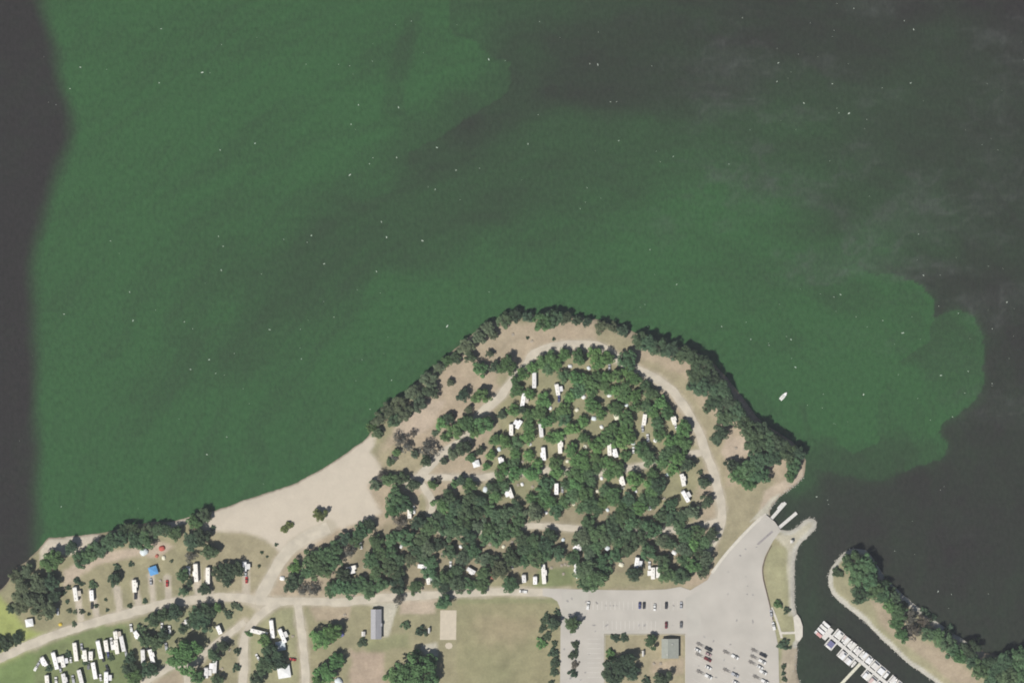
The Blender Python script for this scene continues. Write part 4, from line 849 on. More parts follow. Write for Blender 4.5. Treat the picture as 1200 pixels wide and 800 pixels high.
SHRUB_L = [
    ([(333, 619, 4.5, 'y'), (340, 615, 4.5, 'y')], "low yellow green bush on the open beach sand", "bushes on the beach"),
    ([(324, 638, 2, 'k'), (307, 647, 2, 'k'), (313, 652, 1.5, 'k'), (304, 663, 2, 'k')], "tiny dark bush on the dry grass behind the beach", "tiny bushes behind the beach"),
    ([(250, 618, 3, 'k'), (137, 664, 4, 'k'), (154, 661, 3, 'k'), (201, 657, 2, 'k'), (91, 680, 4, 'k'), (80, 688, 3, 'k'), (97, 684, 2.5, 'k'), (109, 685, 5, 'd'), (75, 694, 3, 'k'), (88, 717, 2.5, 'o'), (79, 704, 2.5, 'k'), (104, 719, 2, 'k'), (96, 716, 3, 'k'), (87, 731, 3, 'o'), (113, 709, 2.5, 'k'),
      (124, 702, 2, 'k'), (126, 714, 2, 'k'), (152, 709, 3, 'd'), (170, 704, 3, 'd'), (82, 715, 3, 'o')], "small dark bush on the grass between the gravel pads", "bushes between the gravel pads"),
    ([(268, 719, 5, 'o'), (274, 708, 4, 'o'), (280, 711, 4, 'o'), (263, 714, 3, 'o')], "olive bush on the grass triangle by the road junction", "bushes on the junction triangle"),
    ([(166, 738, 6, 'd'), (278, 763, 4, 'k'), (277, 782, 4.5, 'k'), (80, 766, 4, 'k'), (130, 770, 4, 'k'), (58, 783, 4, 'k'), (292, 742, 4, 'g'), (100, 775, 4, 'd')], "dark bush squeezed in beside parked campers", "bushes beside the southern campers"),
    ([(425, 752, 5.5, 'k'), (475, 732, 5, 'd'), (494, 740, 6, 'k')], "round dark bush on the grass near the long grey roof", "bushes near the long grey roof"),
    ([(653, 717, 4), (641, 721, 4), (637, 727, 4), (636, 736, 4.5), (641, 745, 5), (634, 753, 6, 'b'), (650, 753, 3.5), (649, 763, 5.5), (650, 775, 6), (649, 787, 5), (646, 799, 3)], "dark bush in the line between the field and the paved drive", "bushes between the field and the drive"),
    ([(674, 755, 4.5), (672, 767, 5.5), (674, 778, 4.5, 'r'), (672, 788, 5)], "dark bush in the row planted down the paved drive", "bushes down the drive"),
    ([(721, 747, 4.8), (731, 747, 4.8), (715, 766, 6, 'b'), (757, 797, 5)], "dark bush in the restroom yard", "bushes in the restroom yard"),
    ([(921, 715, 3.8), (919, 755, 6.5), (918, 780, 3.2), (918, 788, 2.5), (919, 795, 3), (912, 707, 5, 'g')], "dark bush on the strip between the lot and the channel", "bushes on the channel strip"),
    ([(981, 670, 6, 'd')], "round dark green bush at the tip of the sand bar", None),
    ([(1038, 679, 4, 'd'), (1043, 690, 5, 'd'), (1060, 708, 4, 'k'), (1083, 716, 5, 'k'), (1092, 722, 5, 'k'), (1112, 738, 6, 'k'), (1141, 753, 6, 'k')], "dark bush on the outer edge of the sand bar", "bushes on the outer sand bar"),
    ([(457, 541, 5, 'd'), (463, 536, 4, 'r'), (510, 507, 4, 'o'), (514, 562, 4, 'r'), (618, 396, 2, 'k'), (649, 397, 2, 'k'), (820, 553, 3, 'k'), (805, 527, 3, 'd'), (840, 517, 5, 'k')], "small scrubby bush on the bare earth of the camp", "scrubby bushes on the bare camp earth"),
]
for lst, lab, grp in SHRUB_L:
    grow(lst, 'k', lab, grp, name="shrub", cat="shrub")

# ------------------------------------------------------------------ camper builder: unit length 1 is scaled to size
def trailer_parts(L_, motor=False):
    W_ = 2.5; H0, H1 = 0.55, 3.15; P_ = {}
    hl = L_ / 2
    prof = [(-hl, H0), (-hl, H1 - 0.25), (-hl + 0.3, H1), (hl - 0.7, H1), (hl - 0.15, H1 - 0.75), (hl, H1 - 1.3), (hl - 0.25, H0)]
    P_['body'] = [MB().prism_x(prof, -W_ / 2, W_ / 2).mesh("body", M_WHITE, bevel=0.10)]
    P_['roof'] = [MB().box((0, -0.25, H1 + 0.025), (W_ - 0.32, L_ - 1.5, 0.05)).mesh("roof", M_ROOFW)]
    P_['air_conditioner'] = [MB().box((0, -L_ * 0.05, H1 + 0.2), (0.75, 1.05, 0.3), 0, 0.8).mesh("air_conditioner", M_PLASTIC)]
    P_['vent'] = [MB().box((0.35, L_ * 0.22, H1 + 0.11), (0.45, 0.45, 0.14), 0, 0.85).mesh("vent", M_PLASTIC), MB().box((-0.3, -L_ * 0.32, H1 + 0.11), (0.45, 0.45, 0.14), 0, 0.85).mesh("vent", M_GLASS)]
    P_['window'] = [MB().box((s * (W_ / 2 + 0.005), yy, 2.05), (0.05, 0.9, 0.6)).mesh("window", M_GLASS) for s in (-1, 1) for yy in (-L_ * 0.28, L_ * 0.2)]
    if motor: P_['windscreen'] = [MB().box((0, hl - 0.02, 1.75), (2.0, 0.1, 0.75)).mesh("windscreen", M_GLASS)]
    P_['door'] = [MB().box((W_ / 2 + 0.01, 0.3, 1.55), (0.06, 0.7, 1.8)).mesh("door", M_PLASTIC)]
    P_['wheel'] = [MB().cyl((s * 0.85, yy, 0.34), (s * 1.18, yy, 0.34), 0.34, n=10).mesh("wheel", M_TYRE) for s in (-1, 1) for yy in ((-hl * .6, hl * .62) if motor else (-0.75, 0.0))]
    P_['hitch'] = [] if motor else [MB().cyl((-0.8, hl - 0.3, 0.55), (0, hl + 0.9, 0.5), 0.06, n=6).cyl((0.8, hl - 0.3, 0.55), (0, hl + 0.9, 0.5), 0.06, n=6).cyl((0, hl + 0.85, 0.0), (0, hl + 0.85, 0.55), 0.05, n=6).mesh("hitch", M_STEEL)]
    return P_
TRAILER_LENGTHS = (5.6, 7.2, 8.8, 10.4, 12.0)
PROTO = {(i, mo): trailer_parts(L_, mo) for i, L_ in enumerate(TRAILER_LENGTHS) for mo in (False, True)}
AWN = MB().add([(1.25, -2.0, 2.75), (3.4, -2.0, 2.35), (3.4, 1.8, 2.35), (1.25, 1.8, 2.75), (1.25, -2.0, 2.70), (3.4, -2.0, 2.30), (3.4, 1.8, 2.30), (1.25, 1.8, 2.70)],
               [(0, 1, 2, 3), (7, 6, 5, 4), (0, 4, 5, 1), (1, 5, 6, 2), (2, 6, 7, 3), (3, 7, 4, 0)]).mesh("awning", M_FABRIC)
AWNP = [MB().cyl((3.3, yy, 0.0), (3.3, yy, 2.32), 0.03, n=6).mesh("awning_post", M_STEEL) for yy in (-1.9, 1.7)]
SLIDE = MB().box((-1.5, -0.8, 1.85), (1.0, 3.2, 2.3)).mesh("slide_out", M_WHITE, bevel=0.05)
SHELL = [(0.84, 0.83, 0.81), (0.78, 0.76, 0.71), (0.86, 0.85, 0.84), (0.69, 0.68, 0.66), (0.82, 0.79, 0.72)]
crng = random.Random(77)
def ground_z(px, py): X, Y = m(px, py); return gz(X, Y)
def spawn_parts(root, parts, color):
    for nm, meshes in parts.items():
        for me in meshes:
            o = link_mesh(nm, me, None, root); o.color = (*color, 1)
for (px, py, ln, turn, area), (Lm, motor, aw, sl, colr, size, tint, what) in zip(RIGS, RIGINFO):
    i = min(range(5), key=lambda k: abs(TRAILER_LENGTHS[k] - Lm))
    lab = f"{size} {tint} {what}" + (" with awning" if aw else (" with slide-out" if sl else "")) + " " + AREA[area][0]
    t = thing(what.replace(" ", "_"), lab, what, (*m(px, py), ground_z(px, py) + 0.03), R(turn) + (math.pi if crng.random() < 0.4 else 0), AREA[area][1], (1.14, Lm / TRAILER_LENGTHS[i], 1))
    spawn_parts(t, PROTO[(i, motor)], colr)
    if aw:
        o = link_mesh("awning", AWN, None, t); o.color = (*crng.choice([(0.72, 0.71, 0.68), (0.60, 0.60, 0.60), (0.55, 0.5, 0.42), (0.74, 0.74, 0.75)]), 1)
        for me in AWNP: link_mesh("awning_post", me, None, t)
    if sl: o = link_mesh("slide_out", SLIDE, None, t); o.color = (*colr, 1)

# ------------------------------------------------------------------ cars and pick-ups
def car_parts(kind):
    L_, W_ = (4.7, 1.85) if kind == 'car' else (5.6, 2.0); hl = L_ / 2; P_ = {}
    def ring(y_, w, z0, z1): return [(-w, y_, z0), (w, y_, z0), (w * 1.0, y_, (z0 + z1) / 2), (w * 0.88, y_, z1), (-w * 0.88, y_, z1), (-w * 1.0, y_, (z0 + z1) / 2)]
    w = W_ / 2
    if kind == 'car': rs = [ring(-hl, w * .86, .35, .9), ring(-hl + .25, w, .28, 1.0), ring(-hl * .2, w, .25, 1.02), ring(hl * .45, w, .25, .98), ring(hl - .3, w * .97, .28, .85), ring(hl, w * .82, .38, .72)]
    else: rs = [ring(-hl, w * .95, .45, 1.05), ring(-hl + .2, w, .4, 1.1), ring(0, w, .4, 1.12), ring(hl * .55, w, .4, 1.12), ring(hl - .2, w * .97, .4, 1.05), ring(hl, w * .88, .45, .95)]
    P_['body'] = [MB().loft(rs).mesh("body", M_CARPAINT, smooth=False)]
    c0, c1 = (-hl * .78, hl * .42) if kind == 'car' else (-hl * .05, hl * .55); zt = 1.48 if kind == 'car' else 1.85; zb = 1.0 if kind == 'car' else 1.1
    P_['window'] = [MB().add([(-w * .9, c0, zb), (w * .9, c0, zb), (w * .9, c1, zb), (-w * .9, c1, zb), (-w * .7, c0 + .5, zt), (w * .7, c0 + .5, zt), (w * .7, c1 - .75, zt), (-w * .7, c1 - .75, zt)],
                              [(3, 2, 1, 0), (4, 5, 6, 7), (0, 1, 5, 4), (1, 2, 6, 5), (2, 3, 7, 6), (3, 0, 4, 7)]).mesh("window", M_GLASS)]
    P_['roof'] = [MB().box((0, (c0 + .5 + c1 - .75) / 2, zt + .02), (w * 1.44, (c1 - c0 - 1.25) * 1.03, .07)).mesh("roof", M_CARPAINT)]
    if kind == 'truck': P_['bed'] = [MB().box((0, -hl * .52, 1.125), (w * 1.62, hl * .86, .03)).mesh("bed", M_CARPAINT)]
    P_['wheel'] = [MB().cyl((s * (w - .22), yy, .33), (s * (w + .01), yy, .33), .33, n=10).mesh("wheel", M_TYRE) for s in (-1, 1) for yy in (-hl * .6, hl * .62)]
    P_['headlight'] = [MB().box((s * w * .6, hl - .06, .72 if kind == 'car' else .85), (.35, .14, .16)).mesh("headlight", M_PLASTIC) for s in (-1, 1)]
    return P_
CARP = {k: car_parts(k) for k in ('car', 'truck')}
PAINT = {'white': (0.72, 0.72, 0.70), 'silver': (0.42, 0.43, 0.45), 'red': (0.42, 0.035, 0.03), 'dark': (0.03, 0.032, 0.038), 'blue': (0.07, 0.08, 0.20), 'maroon': (0.16, 0.03, 0.035), 'grey': (0.16, 0.165, 0.17), 'pink': (0.42, 0.30, 0.30)}
CNAME = {'white': 'white', 'silver': 'silver', 'red': 'bright red', 'dark': 'black', 'blue': 'dark blue', 'maroon': 'maroon', 'grey': 'dark grey', 'pink': 'dusty pink'}
def car(px, py, turn, colr, label, group, z=None, kind='car'):
    t = thing("pickup_truck" if kind == 'truck' else "parked_car", label, "pickup truck" if kind == 'truck' else "car", (*m(px, py), ground_z(px, py) + 0.02 if z is None else z), R(turn), group)
    spawn_parts(t, CARP[kind], PAINT[colr]); return t
for px, py, turn, colr, area in CARS:
    kd = crng.choice(('car', 'truck')) if colr != 'red' else 'car'
    car(px, py, turn, colr, f"{CNAME[colr]} {'pickup truck' if kd == 'truck' else 'car'} parked {AREA[area][0]}", "vehicles at the camp sites", None, kd)
for px, py, colr, lab in ((749.5, 709, 'blue', "dark blue car in the upper row of the small lot"), (754.5, 709, 'dark', "black car beside the dark blue car in the small lot"), (767, 711, 'white', "white car in the upper row of the small lot"),
                          (780.5, 709, 'dark', "black car parked alone in the upper row of the small lot"), (798, 708.5, 'silver', "silver car at the east end of the upper row of the small lot"), (780.5, 732, 'maroon', "maroon car in the lower row of the small lot"), (798, 731.5, 'grey', "dark grey car near the restroom roof corner")):
    car(px, py, crng.choice((0, 180)), colr, lab, None, LOT_Z + 0.01)
car(689, 709, -8, 'white', "white pickup truck at the west end of the small lot", None, LOT_Z + 0.01, 'truck')
car(613, 692.5, 84, 'white', "white pickup truck driving on the paved road below the tree belt", None, ROAD_Z + 0.10, 'truck')
car(906.5, 733, 14, 'white', "white pickup truck parked against the path at the lot edge", None, LOT_Z + 0.01, 'truck')
car(903.5, 718, 8, 'silver', "silver car parked at the end of the timber edging", None, LOT_Z + 0.01)

# boats, used on trailers, in the marina and on the lake
def boat_parts(kind):
    P_ = {}
    if kind == 'pontoon':
        P_['pontoon'] = [MB().cyl((s * .85, -3.3, .18), (s * .85, 2.9, .18), .32, n=10).cyl((s * .85, 2.9, .18), (s * .85, 3.5, .25), .32, .05, n=10).mesh("pontoon", M_STEEL) for s in (-1, 1)]
        P_['deck'] = [MB().box((0, 0, .55), (2.5, 6.6, .12)).mesh("deck", M_WHITE)]
        P_['rail'] = [MB().box((s * 1.2, -.1, .95), (.06, 6.2, .7)).mesh("rail", M_WHITE) for s in (-1, 1)]
        P_['canopy'] = [MB().box((0, -.8, 2.35), (2.45, 4.8, .16), 0, .92).mesh("canopy", M_FABRIC)]
        P_['canopy_post'] = [MB().cyl((s * 1.1, yy, .6), (s * 1.05, yy, 2.3), .03, n=6).mesh("canopy_post", M_STEEL) for s in (-1, 1) for yy in (-2.3, .7)]
        P_['seat'] = [MB().box((0, 2.2, .82), (2.0, .8, .45)).mesh("seat", M_PLASTIC), MB().box((0, -2.7, .82), (2.0, .6, .45)).mesh("seat", M_PLASTIC)]
        P_['motor'] = [MB().box((0, -3.5, .6), (.45, .5, .8), 0, .8).mesh("motor", M_TYRE)]
    else:
        def ring(y_, w, z0, z1): return [(0, y_, z0), (w * .8, y_, z0 + .3), (w, y_, z1), (-w, y_, z1), (-w * .8, y_, z0 + .3)]
        P_['hull'] = [MB().loft([ring(-3, 1.05, -.25, .75), ring(-1, 1.15, -.28, .8), ring(1, 1.05, -.25, .88), ring(2.3, .65, -.05, .98), ring(3.2, .06, .55, 1.08)]).mesh("hull", M_WHITE)]
        P_['cockpit'] = [MB().box((0, -1.1, .83), (1.6, 2.9, .12)).mesh("cockpit", M_FABRIC)]
        P_['foredeck'] = [MB().add([(-.85, .8, .93), (.85, .8, .93), (.5, 2.2, 1.02), (0, 2.9, 1.1), (-.5, 2.2, 1.02), (0, 1.6, 1.12)], [(0, 1, 5), (1, 2, 5), (2, 3, 5), (3, 4, 5), (4, 0, 5)]).mesh("foredeck", M_WHITE)]
        P_['windscreen'] = [MB().box((0, .55, 1.12), (1.6, .1, .5)).mesh("windscreen", M_GLASS)]
        P_['motor'] = [MB().box((0, -3.15, .7), (.45, .5, .8), 0, .8).mesh("motor", M_TYRE)]
        P_['seat'] = [MB().box((s * .45, -1.1, 1.0), (.55, .6, .45)).mesh("seat", M_PLASTIC) for s in (-1, 1)]
    return P_
BOATP = {k: boat_parts(k) for k in ('pontoon', 'speed')}
def boat(name, cat, label, loc, rz, kind, hull, canopy, group=None, scale=1.0):
    t = thing(name, label, cat, loc, rz, group, (scale,) * 3)
    for nm, ms in BOATP[kind].items():
        for me in ms:
            o = link_mesh(nm, me, None, t); o.color = (*(canopy if nm in ('canopy', 'cockpit') else hull), 1)
    return t
TRP = {'frame': [MB().box((-.7, 0, .45), (.1, 5.4, .12)).box((.7, 0, .45), (.1, 5.4, .12)).box((0, -2.4, .47), (1.5, .1, .1)).box((0, .3, .47), (1.5, .1, .1)).box((0, 2.4, .47), (1.5, .1, .1)).mesh("frame", M_STEEL)],
       'tongue': [MB().cyl((-.7, 2.6, .45), (0, 4.1, .45), .06, n=6).cyl((.7, 2.6, .45), (0, 4.1, .45), .06, n=6).cyl((0, 4.0, .0), (0, 4.0, .5), .05, n=6).mesh("tongue", M_STEEL)],
       'wheel': [MB().cyl((s * .95, -.8, .32), (s * 1.2, -.8, .32), .32, n=10).mesh("wheel", M_TYRE) for s in (-1, 1)],
       'bunk': [MB().box((s * .4, -.3, .56), (.2, 4.4, .12)).mesh("bunk", M_PILE) for s in (-1, 1)]}
# vehicle with its boat trailer, parked askew; angle of the row: nose to the south-east
RIGTURN = 180 + 62
for i, (px, py, colr, kd, tr) in enumerate(((830, 760, 'dark', 'truck', 1), (830, 766, 'pink', 'car', 0), (829, 772, 'maroon', 'truck', 1), (830, 781.5, 'white', 'car', 0), (830, 792, 'white', 'truck', 1),
                                            (861, 769, 'white', 'truck', 1), (861, 790, 'silver', 'truck', 1), (862, 799, 'white', 'car', 0),
                                            (894, 767, 'dark', 'truck', 1), (893, 774.5, 'white', 'truck', 1), (890.5, 781, 'white', 'car', 1), (894, 787, 'white', 'truck', 0), (896, 798, 'white', 'truck', 1))):
    row = ("the lot row nearest the restroom", "the middle lot row", "the lot row nearest the channel")[0 if px < 840 else (1 if px < 875 else 2)]
    wl_ = 'pickup truck' if kd == 'truck' else 'car'
    car(px, py, RIGTURN, colr, f"{CNAME[colr]} {wl_} {'hitched to an empty boat trailer' if tr else 'without a trailer'} in {row}", "vehicles angled in the big lot", LOT_Z + 0.01, kd)
    if tr:
        an = R(RIGTURN); fx, fy = -math.sin(an), math.cos(an); X, Y = m(px, py); dback = 2.6 + 4.0 if kd == 'car' else 2.9 + 4.0
        t = thing("boat_trailer", f"empty steel boat trailer behind a {CNAME[colr]} {wl_} in {row}", "trailer", (X - fx * dback, Y - fy * dback, LOT_Z + 0.01), an, "boat trailers in the big lot")
        spawn_parts(t, TRP, (1, 1, 1))
car(817.5, 761, RIGTURN, 'white', "white car parked behind the black pickup in the lot row nearest the restroom", None, LOT_Z + 0.01)

# ------------------------------------------------------------------ tents and canopies
TCOL = {'white': (0.74, 0.75, 0.74), 'blue': (0.10, 0.30, 0.58), 'red': (0.46, 0.10, 0.075), 'cream': (0.68, 0.66, 0.52), 'rust': (0.42, 0.14, 0.10), 'ice': (0.62, 0.68, 0.70), 'violet': (0.16, 0.16, 0.36), 'yellow': (0.62, 0.46, 0.06)}
def dome():
    n = 12; rings = []
    for j, (rr_, zz) in enumerate(((1.0, 0), (.96, .28), (.80, .58), (.5, .80), (.16, .90))):
        rings.append([((rr_ * (1 + .07 * math.cos(4 * 2 * math.pi * k / n + math.pi))) * math.cos(2 * math.pi * k / n), (rr_ * (1 + .07 * math.cos(4 * 2 * math.pi * k / n + math.pi))) * math.sin(2 * math.pi * k / n) * .85, zz) for k in range(n)])
    return MB().loft(rings).mesh("tent_shell", M_FABRIC)
DOME = dome(); DOOR = MB().add([(.96, -.25, 0), (.96, .25, 0), (.80, 0, .58), (1.0, -.25, 0), (1.0, .25, 0), (.84, 0, .58)], [(0, 1, 2), (5, 4, 3), (0, 3, 4, 1), (1, 4, 5, 2), (2, 5, 3, 0)]).mesh("door_flap", M_DARKBROWN)
POLE = MB().cyl((-.98, 0, 0), (-.6, 0, .74), .02, n=5).cyl((-.6, 0, .74), (.6, 0, .74), .02, n=5).mesh("pole", M_STEEL)
CANTOP = MB().add([(-1, -1, 0), (1, -1, 0), (1, 1, 0), (-1, 1, 0), (0, 0, .38), (-1, -1, -.12), (1, -1, -.12), (1, 1, -.12), (-1, 1, -.12)],
                  [(0, 1, 4), (1, 2, 4), (2, 3, 4), (3, 0, 4), (0, 5, 6, 1), (1, 6, 7, 2), (2, 7, 8, 3), (3, 8, 5, 0), (8, 7, 6, 5)]).mesh("canopy_top", M_FABRIC)
LEG = MB().cyl((0, 0, 0), (0, 0, 1), .02, n=6).mesh("leg", M_STEEL)
for px, py, sz, colr, lab in TENTS:
    h = sz * S / 2
    if "canopy" in lab:
        t = thing("canopy_tent", lab, "canopy", (*m(px, py), ground_z(px, py) + 0.02), R(crng.uniform(5, 20)))
        o = link_mesh("canopy_top", CANTOP, None, t); o.scale = (h, h, 2.2); o.location = (0, 0, 2.3); o.color = (*TCOL[colr], 1)
        for sx in (-1, 1):
            for sy in (-1, 1):
                l = link_mesh("leg", LEG, None, t); l.location = (sx * h * .96, sy * h * .96, 0); l.scale = (1.6, 1.6, 2.2)
    else:
        t = thing("dome_tent", lab, "tent", (*m(px, py), ground_z(px, py) + 0.0), R(crng.uniform(0, 180)), "small tents under the grove trees" if "half hidden" in lab else None, (h, h, max(1.1, h * .75)))
        o = link_mesh("tent_shell", DOME, None, t); o.color = (*TCOL[colr], 1)
        link_mesh("door_flap", DOOR, None, t); link_mesh("pole", POLE, None, t)

# ------------------------------------------------------------------ picnic tables
TOP = [MB().box((0, xo, .75), (1.9, .23, .045)).mesh("board", M_WOOD) for xo in (-.25, 0, .25)]
SEAT = [MB().box((0, s * .72, .45), (1.9, .26, .045)).mesh("bench", M_WOOD) for s in (-1, 1)]
TLEG = [MB().cyl((e, -.6, 0), (e, -.2, .74), .05, n=6).cyl((e, .6, 0), (e, .2, .74), .05, n=6).box((e, 0, .42), (.08, 1.6, .07)).mesh("leg_frame", M_WOOD) for e in (-.7, .7)]
for px, py in TABLES:
    where = "in the restroom yard" if px > 760 and py > 770 else ("by the eastern bank" if px > 850 else ("on the bare slope by the lake bank" if py < 402 else "at a camp site under the trees"))
    t = thing("picnic_table", f"weathered wooden picnic table {where}", "picnic table", (*m(px, py), ground_z(px, py)), R(crng.uniform(0, 180)), "picnic tables " + where)
    spawn_parts(t, {'board': TOP, 'bench': SEAT, 'leg_frame': TLEG}, (1, 1, 1))

# ------------------------------------------------------------------ buildings
def building(name, label, cx, cy, wx, wy, eave, rise, roofmat, ridge_off, over=0.5):
    X, Y = m(cx, cy); w, l = wx * S, wy * S; t = thing(name, label, "building", (X, Y, LAND_H))
    hw, hl = w / 2 - over, l / 2 - over
    link_mesh("wall", MB().box((0, 0, eave / 2 - .1), (2 * hw, 2 * hl, eave + .2)).mesh("wall", M_WALL), None, t)
    hw2, hl2 = w / 2, l / 2; ro = ridge_off * w
    for s in (-1, 1):                        # two pitches, each with standing seams
        x0, x1 = (ro, s * hw2); th = .12
        v = [(x0, -hl2, eave + rise), (x1, -hl2, eave), (x1, hl2, eave), (x0, hl2, eave + rise), (x0, -hl2, eave + rise - th), (x1, -hl2, eave - th), (x1, hl2, eave - th), (x0, hl2, eave + rise - th)]
        rp = link_mesh("roof_pitch", MB().add(v, [(0, 1, 2, 3), (7, 6, 5, 4), (0, 4, 5, 1), (1, 5, 6, 2), (2, 6, 7, 3), (3, 7, 4, 0)]).mesh("roof_pitch", roofmat), None, t)
        n = int(l / 1.2)
        for k in range(n + 1):
            yy = -hl2 + .06 + k * (l - .12) / n
            link_mesh("seam", MB().add([(x0, yy - .03, eave + rise), (x1, yy - .03, eave), (x1, yy + .03, eave), (x0, yy + .03, eave + rise), (x0, yy - .03, eave + rise + .06), (x1, yy - .03, eave + .06), (x1, yy + .03, eave + .06), (x0, yy + .03, eave + rise + .06)],
                                [(3, 2, 1, 0), (4, 5, 6, 7), (0, 1, 5, 4), (1, 2, 6, 5), (2, 3, 7, 6), (3, 0, 4, 7)]).mesh("seam", roofmat), None, rp)
    link_mesh("ridge_cap", MB().box((ro, 0, eave + rise + .05), (.35, l + .04, .12)).mesh("ridge_cap", roofmat), None, t)
    for yy in (-hl, hl):
        s = 1 if yy > 0 else -1
        link_mesh("gable", MB().add([(-hw, yy, eave), (hw, yy, eave), (ro, yy, eave + rise * .9), (-hw, yy - s * .1, eave), (hw, yy - s * .1, eave), (ro, yy - s * .1, eave + rise * .9)], [(0, 1, 2), (5, 4, 3), (0, 3, 4, 1), (1, 4, 5, 2), (2, 5, 3, 0)]).mesh("gable", M_WALL), None, t)
    for s, yy in ((-1, -hl * .45), (1, hl * .35)):
        link_mesh("door", MB().box((s * (hw + .02), yy, 1.05), (.08, 1.0, 2.1)).mesh("door", M_STEEL), None, t)
    for s in (-1, 1):
        for yy in (-hl * .75, 0.0, hl * .75): link_mesh("window", MB().box((s * (hw + .015), yy, 2.1), (.06, .9, .5)).mesh("window", M_GLASS), None, t)
    return t
b1 = building("shower_house", "long narrow building with a grey metal roof on the grass below the camp road", 441, 730.5, 12.5, 35, 3.0, 1.2, M_ROOF_GREY, -0.05)
link_mesh("roof_vent", MB().box((3.7, -.4, 1.6), (1.1, 2.2, 3.2)).mesh("roof_vent", M_ROOF_GREY), None, b1)
b2 = building("restroom", "square restroom building with a grey green roof at the parking lot corner", 785, 759, 20, 23, 3.0, 1.6, M_ROOF_GREEN, -0.12)
for xx, yy in ((-1.5, -4.2), (2.0, 3.0)): link_mesh("roof_vent", MB().box((xx - 0.6, yy, 4.3), (.6, .6, 1.0)).mesh("roof_vent", M_PLASTIC), None, b2)
# utility sheds
def shed(px, py, wx, wy, label):
    t = thing("utility_shed", label, "shed", (*m(px, py), LAND_H))
    link_mesh("wall", MB().box((0, 0, 1.0), (wx, wy, 2.2)).mesh("wall", M_PLASTIC), None, t)
    link_mesh("roof", MB().add([(-wx * .6, -wy * .6, 2.05), (wx * .6, -wy * .6, 2.05), (wx * .6, wy * .6, 2.05), (-wx * .6, wy * .6, 2.05), (0, -wy * .6, 2.6), (0, wy * .6, 2.6)], [(3, 2, 1, 0), (0, 1, 4), (2, 3, 5), (1, 2, 5, 4), (3, 0, 4, 5)]).mesh("roof", M_PAINT), None, t)
    link_mesh("door", MB().box((0, -wy / 2 - .02, .95), (.8, .06, 1.9)).mesh("door", M_STEEL), None, t)
shed(426, 742, 2.2, 2.8, "small white shed beside the long grey roofed building")
shed(503, 738, 1.2, 3.2, "slim white shed beside a round dark bush")
shed(753.5, 765, 1.3, 3.4, "slim white shed on the grass of the restroom yard")
shed(927.5, 634, 1.8, 1.8, "small white shed at the root of the breakwater")

# ------------------------------------------------------------------ docks
def dock(name, label, ax_, ay_, bx_, by_, w, head=None, group=None):
    a = Vector((*m(ax_, ay_), 0)); b = Vector((*m(bx_, by_), 0)); L_ = (b - a).length; an = math.atan2(b.y - a.y, b.x - a.x)
    t = thing(name, label, "dock", (a.x, a.y, 0), an, group)
    n = max(1, round(L_ / 3.0)); s = L_ / n
    for k in range(n):
        link_mesh("deck_section", MB().box((s * (k + .5), 0, .75), (s - .05, w, .16), 0).mesh("deck_section", M_DOCK), None, t)
        for q in (-1, 1): link_mesh("float", MB().box((s * (k + .5), q * w * .32, .3), (s * .85, w * .26, .76)).mesh("float", M_PILE), None, t)
    for k in range(0, n + 1, 2):
        for q in (-1, 1): link_mesh("pile", MB().cyl((min(s * k, L_ - .15) + .1, q * (w / 2 + .12), -2.4), (min(s * k, L_ - .15) + .1, q * (w / 2 + .12), 1.5), .13).mesh("pile", M_PILE), None, t)
    if head: link_mesh("deck_head", MB().box((L_ * .74, w * .5, .74), (L_ * .34, w * .75, .17)).mesh("deck_head", M_DOCK), None, t)
    return t
dock("boat_ramp_dock", "pale courtesy dock with a widened outer end beside the boat ramp", 902.5, 609, 920.5, 588.5, 2.3, True)
dock("boat_ramp_dock", "straight pale courtesy dock between the ramp and the breakwater", 911, 619.5, 933.5, 600.5, 2.3)

# marina: one floating pier, fingers, boats in the slips
A = Vector((*m(966, 739), 0)); Bv = Vector((*m(1072, 828), 0)); ax = (Bv - A).normalized(); pn_ = Vector((-ax.y, ax.x, 0)); an = math.atan2(ax.y, ax.x); Lp = (Bv - A).length
pier = thing("marina_pier", "long white marina pier with finger docks in the channel", "pier", (A.x, A.y, 0), an)
n = int(Lp / 4)
for k in range(n):
    link_mesh("deck_section", MB().box((Lp / n * (k + .5), 0, .55), (Lp / n - .06, 2.4, .2)).mesh("deck_section", M_DOCK), None, pier)
    for q in (-1, 1): link_mesh("float", MB().box((Lp / n * (k + .5), q * .75, .2), (Lp / n * .8, .7, .6)).mesh("float", M_PILE), None, pier)
link_mesh("deck_head", MB().box((2.4, 0, .57), (4.6, 9.5, .2)).mesh("deck_head", M_DOCK), None, pier)
brng = random.Random(31)
pitch = 5.6; nf = int((Lp - 7) / pitch)
HULLS = [(0.78, 0.78, 0.77), (0.74, 0.73, 0.70), (0.70, 0.71, 0.72), (0.80, 0.78, 0.74)]
TOPS = [((0.74, 0.74, 0.72), "white"), ((0.66, 0.65, 0.61), "cream"), ((0.72, 0.73, 0.74), "white"), ((0.70, 0.70, 0.68), "white"), ((0.16, 0.16, 0.28), "navy"), ((0.55, 0.42, 0.40), "dusty pink"), ((0.62, 0.60, 0.58), "pale grey")]
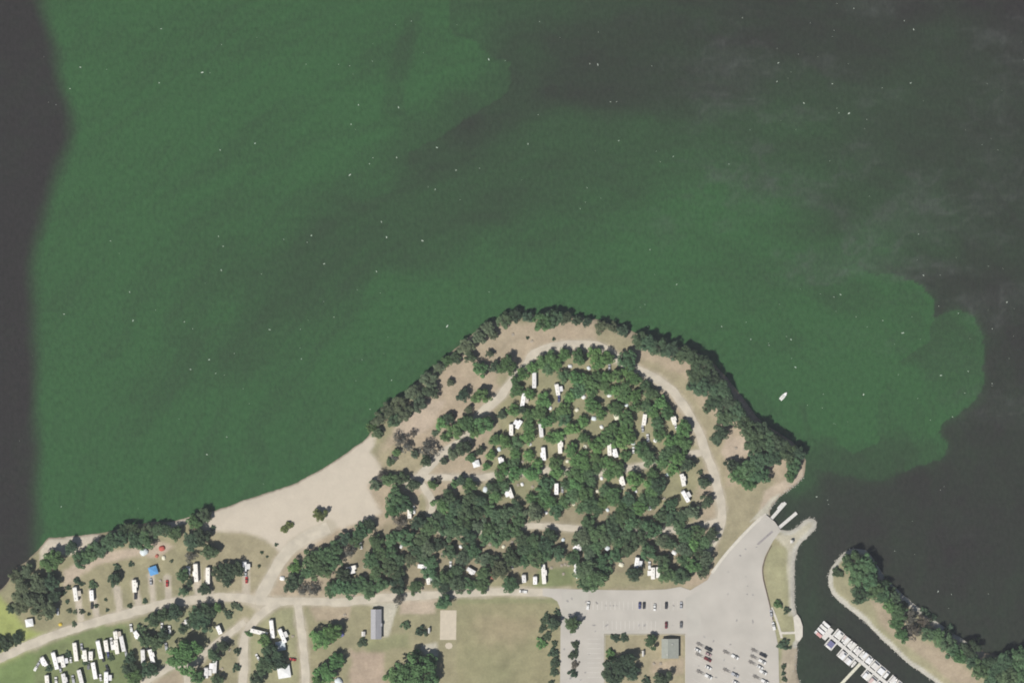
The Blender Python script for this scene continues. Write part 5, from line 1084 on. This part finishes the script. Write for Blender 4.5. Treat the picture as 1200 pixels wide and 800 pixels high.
for side in (1, -1):
    for k in range(nf + 1):
        xx = 6.5 + k * pitch
        if side == -1 and abs(xx - 34.0) < 1.7: continue
        link_mesh("finger", MB().box((xx, side * 4.4, .53), (.95, 6.4, .18)).mesh("finger", M_DOCK), None, pier)
        link_mesh("pile", MB().cyl((xx, side * 7.7, -2.4), (xx, side * 7.7, 1.4), .14).mesh("pile", M_PILE), None, pier)
        for slot in (1.75, 3.85):
            if brng.random() < (0.93 if slot < 2 else 0.62):
                p = A + ax * (xx + slot + .05) + pn_ * side * 4.75
                if side == -1 and abs(xx + slot - 34.0) < 2.5: continue
                kd = 'pontoon' if brng.random() < .65 else 'speed'; tc_, tn = brng.choice(TOPS)
                if kd == 'pontoon': lab = f"pontoon boat with {tn} canopy moored in a finger slip of the marina pier"; nm = "pontoon_boat"
                else: lab = f"speedboat with {tn} cockpit cover moored in a finger slip of the marina pier"; nm = "speedboat"
                boat(nm, "boat", lab, (p.x, p.y, 0.05), an + (math.pi if side == -1 else 0) + (math.pi if brng.random() < .3 else 0), kd, brng.choice(HULLS), tc_, "boats in the marina slips", 0.86)
for q, (tc_, tn) in ((4.3, ((0.74, .74, .72), "white")), (1.4, ((.70, .70, .66), "white")), (-1.5, ((.74, .73, .72), "white")), (-4.4, ((0.60, .33, .31), "red"))):
    p = A + ax * (-1.9) + pn_ * q
    boat("pontoon_boat", "boat", f"pontoon boat with {tn} canopy moored across the outer head of the marina pier", (p.x, p.y, .05), an + math.pi / 2, 'pontoon', HULLS[0], tc_, "boats at the pier head", .9)
ga = A + ax * 34.0
gb = Vector((*m(978, 809), 0)); gl = (gb - ga).length
gw = thing("gangway", "pale gangway running from the marina pier toward the near bank", "gangway", (ga.x, ga.y, 0), math.atan2(gb.y - ga.y, gb.x - ga.x))
for k in range(int(gl / 3)):
    link_mesh("deck_section", MB().box((1.2 + 1.5 + 3 * k, 0, .8), (2.94, 2.2, .16)).mesh("deck_section", simple("gangway_boards", (0.62, 0.60, 0.48), .8, .08, 1.0) if k == 0 else bpy.data.materials["gangway_boards"]), None, gw)
for q in (-1, 1):
    link_mesh("rail", MB().box((gl / 2, q * 1.08, 1.5), (gl - 3, .06, .08)).mesh("rail", M_STEEL), None, gw)
    for k in range(4): link_mesh("pile", MB().cyl((3 + k * gl / 5, q * 1.15, -2.4), (3 + k * gl / 5, q * 1.15, 1.5), .1).mesh("pile", M_PILE), None, gw)

X, Y = m(918, 464)
boat("speedboat", "boat", "lone white speedboat floating on the green bloom off the tree lined bank", (X, Y, .05), R(-42), 'speed', (0.8, 0.8, 0.78), (0.62, 0.62, 0.58), None, 1.12)

# ------------------------------------------------------------------ the air between the survey plane and the ground
if HAZE_DENSITY > 0:
    hz = MB().box((0, 0, (CAM_H + 40 - 4) / 2), (2 * FAR + 80, 2 * FAR + 80, CAM_H + 40 + 4)).mesh("haze")
    hm = bpy.data.materials.new("haze_air"); hm.use_nodes = True; hn = hm.node_tree.nodes; hn.remove(hn["Principled BSDF"])
    pv = hn.new("ShaderNodeVolumePrincipled"); pv.inputs["Color"].default_value = (0.88, 0.92, 1.0, 1); pv.inputs["Density"].default_value = HAZE_DENSITY; pv.inputs["Anisotropy"].default_value = 0.0
    hm.node_tree.links.new(pv.outputs[0], hn["Material Output"].inputs["Volume"])
    link_mesh("haze", hz, hm, kind="stuff", label="thin summer haze between the ground and the aircraft")
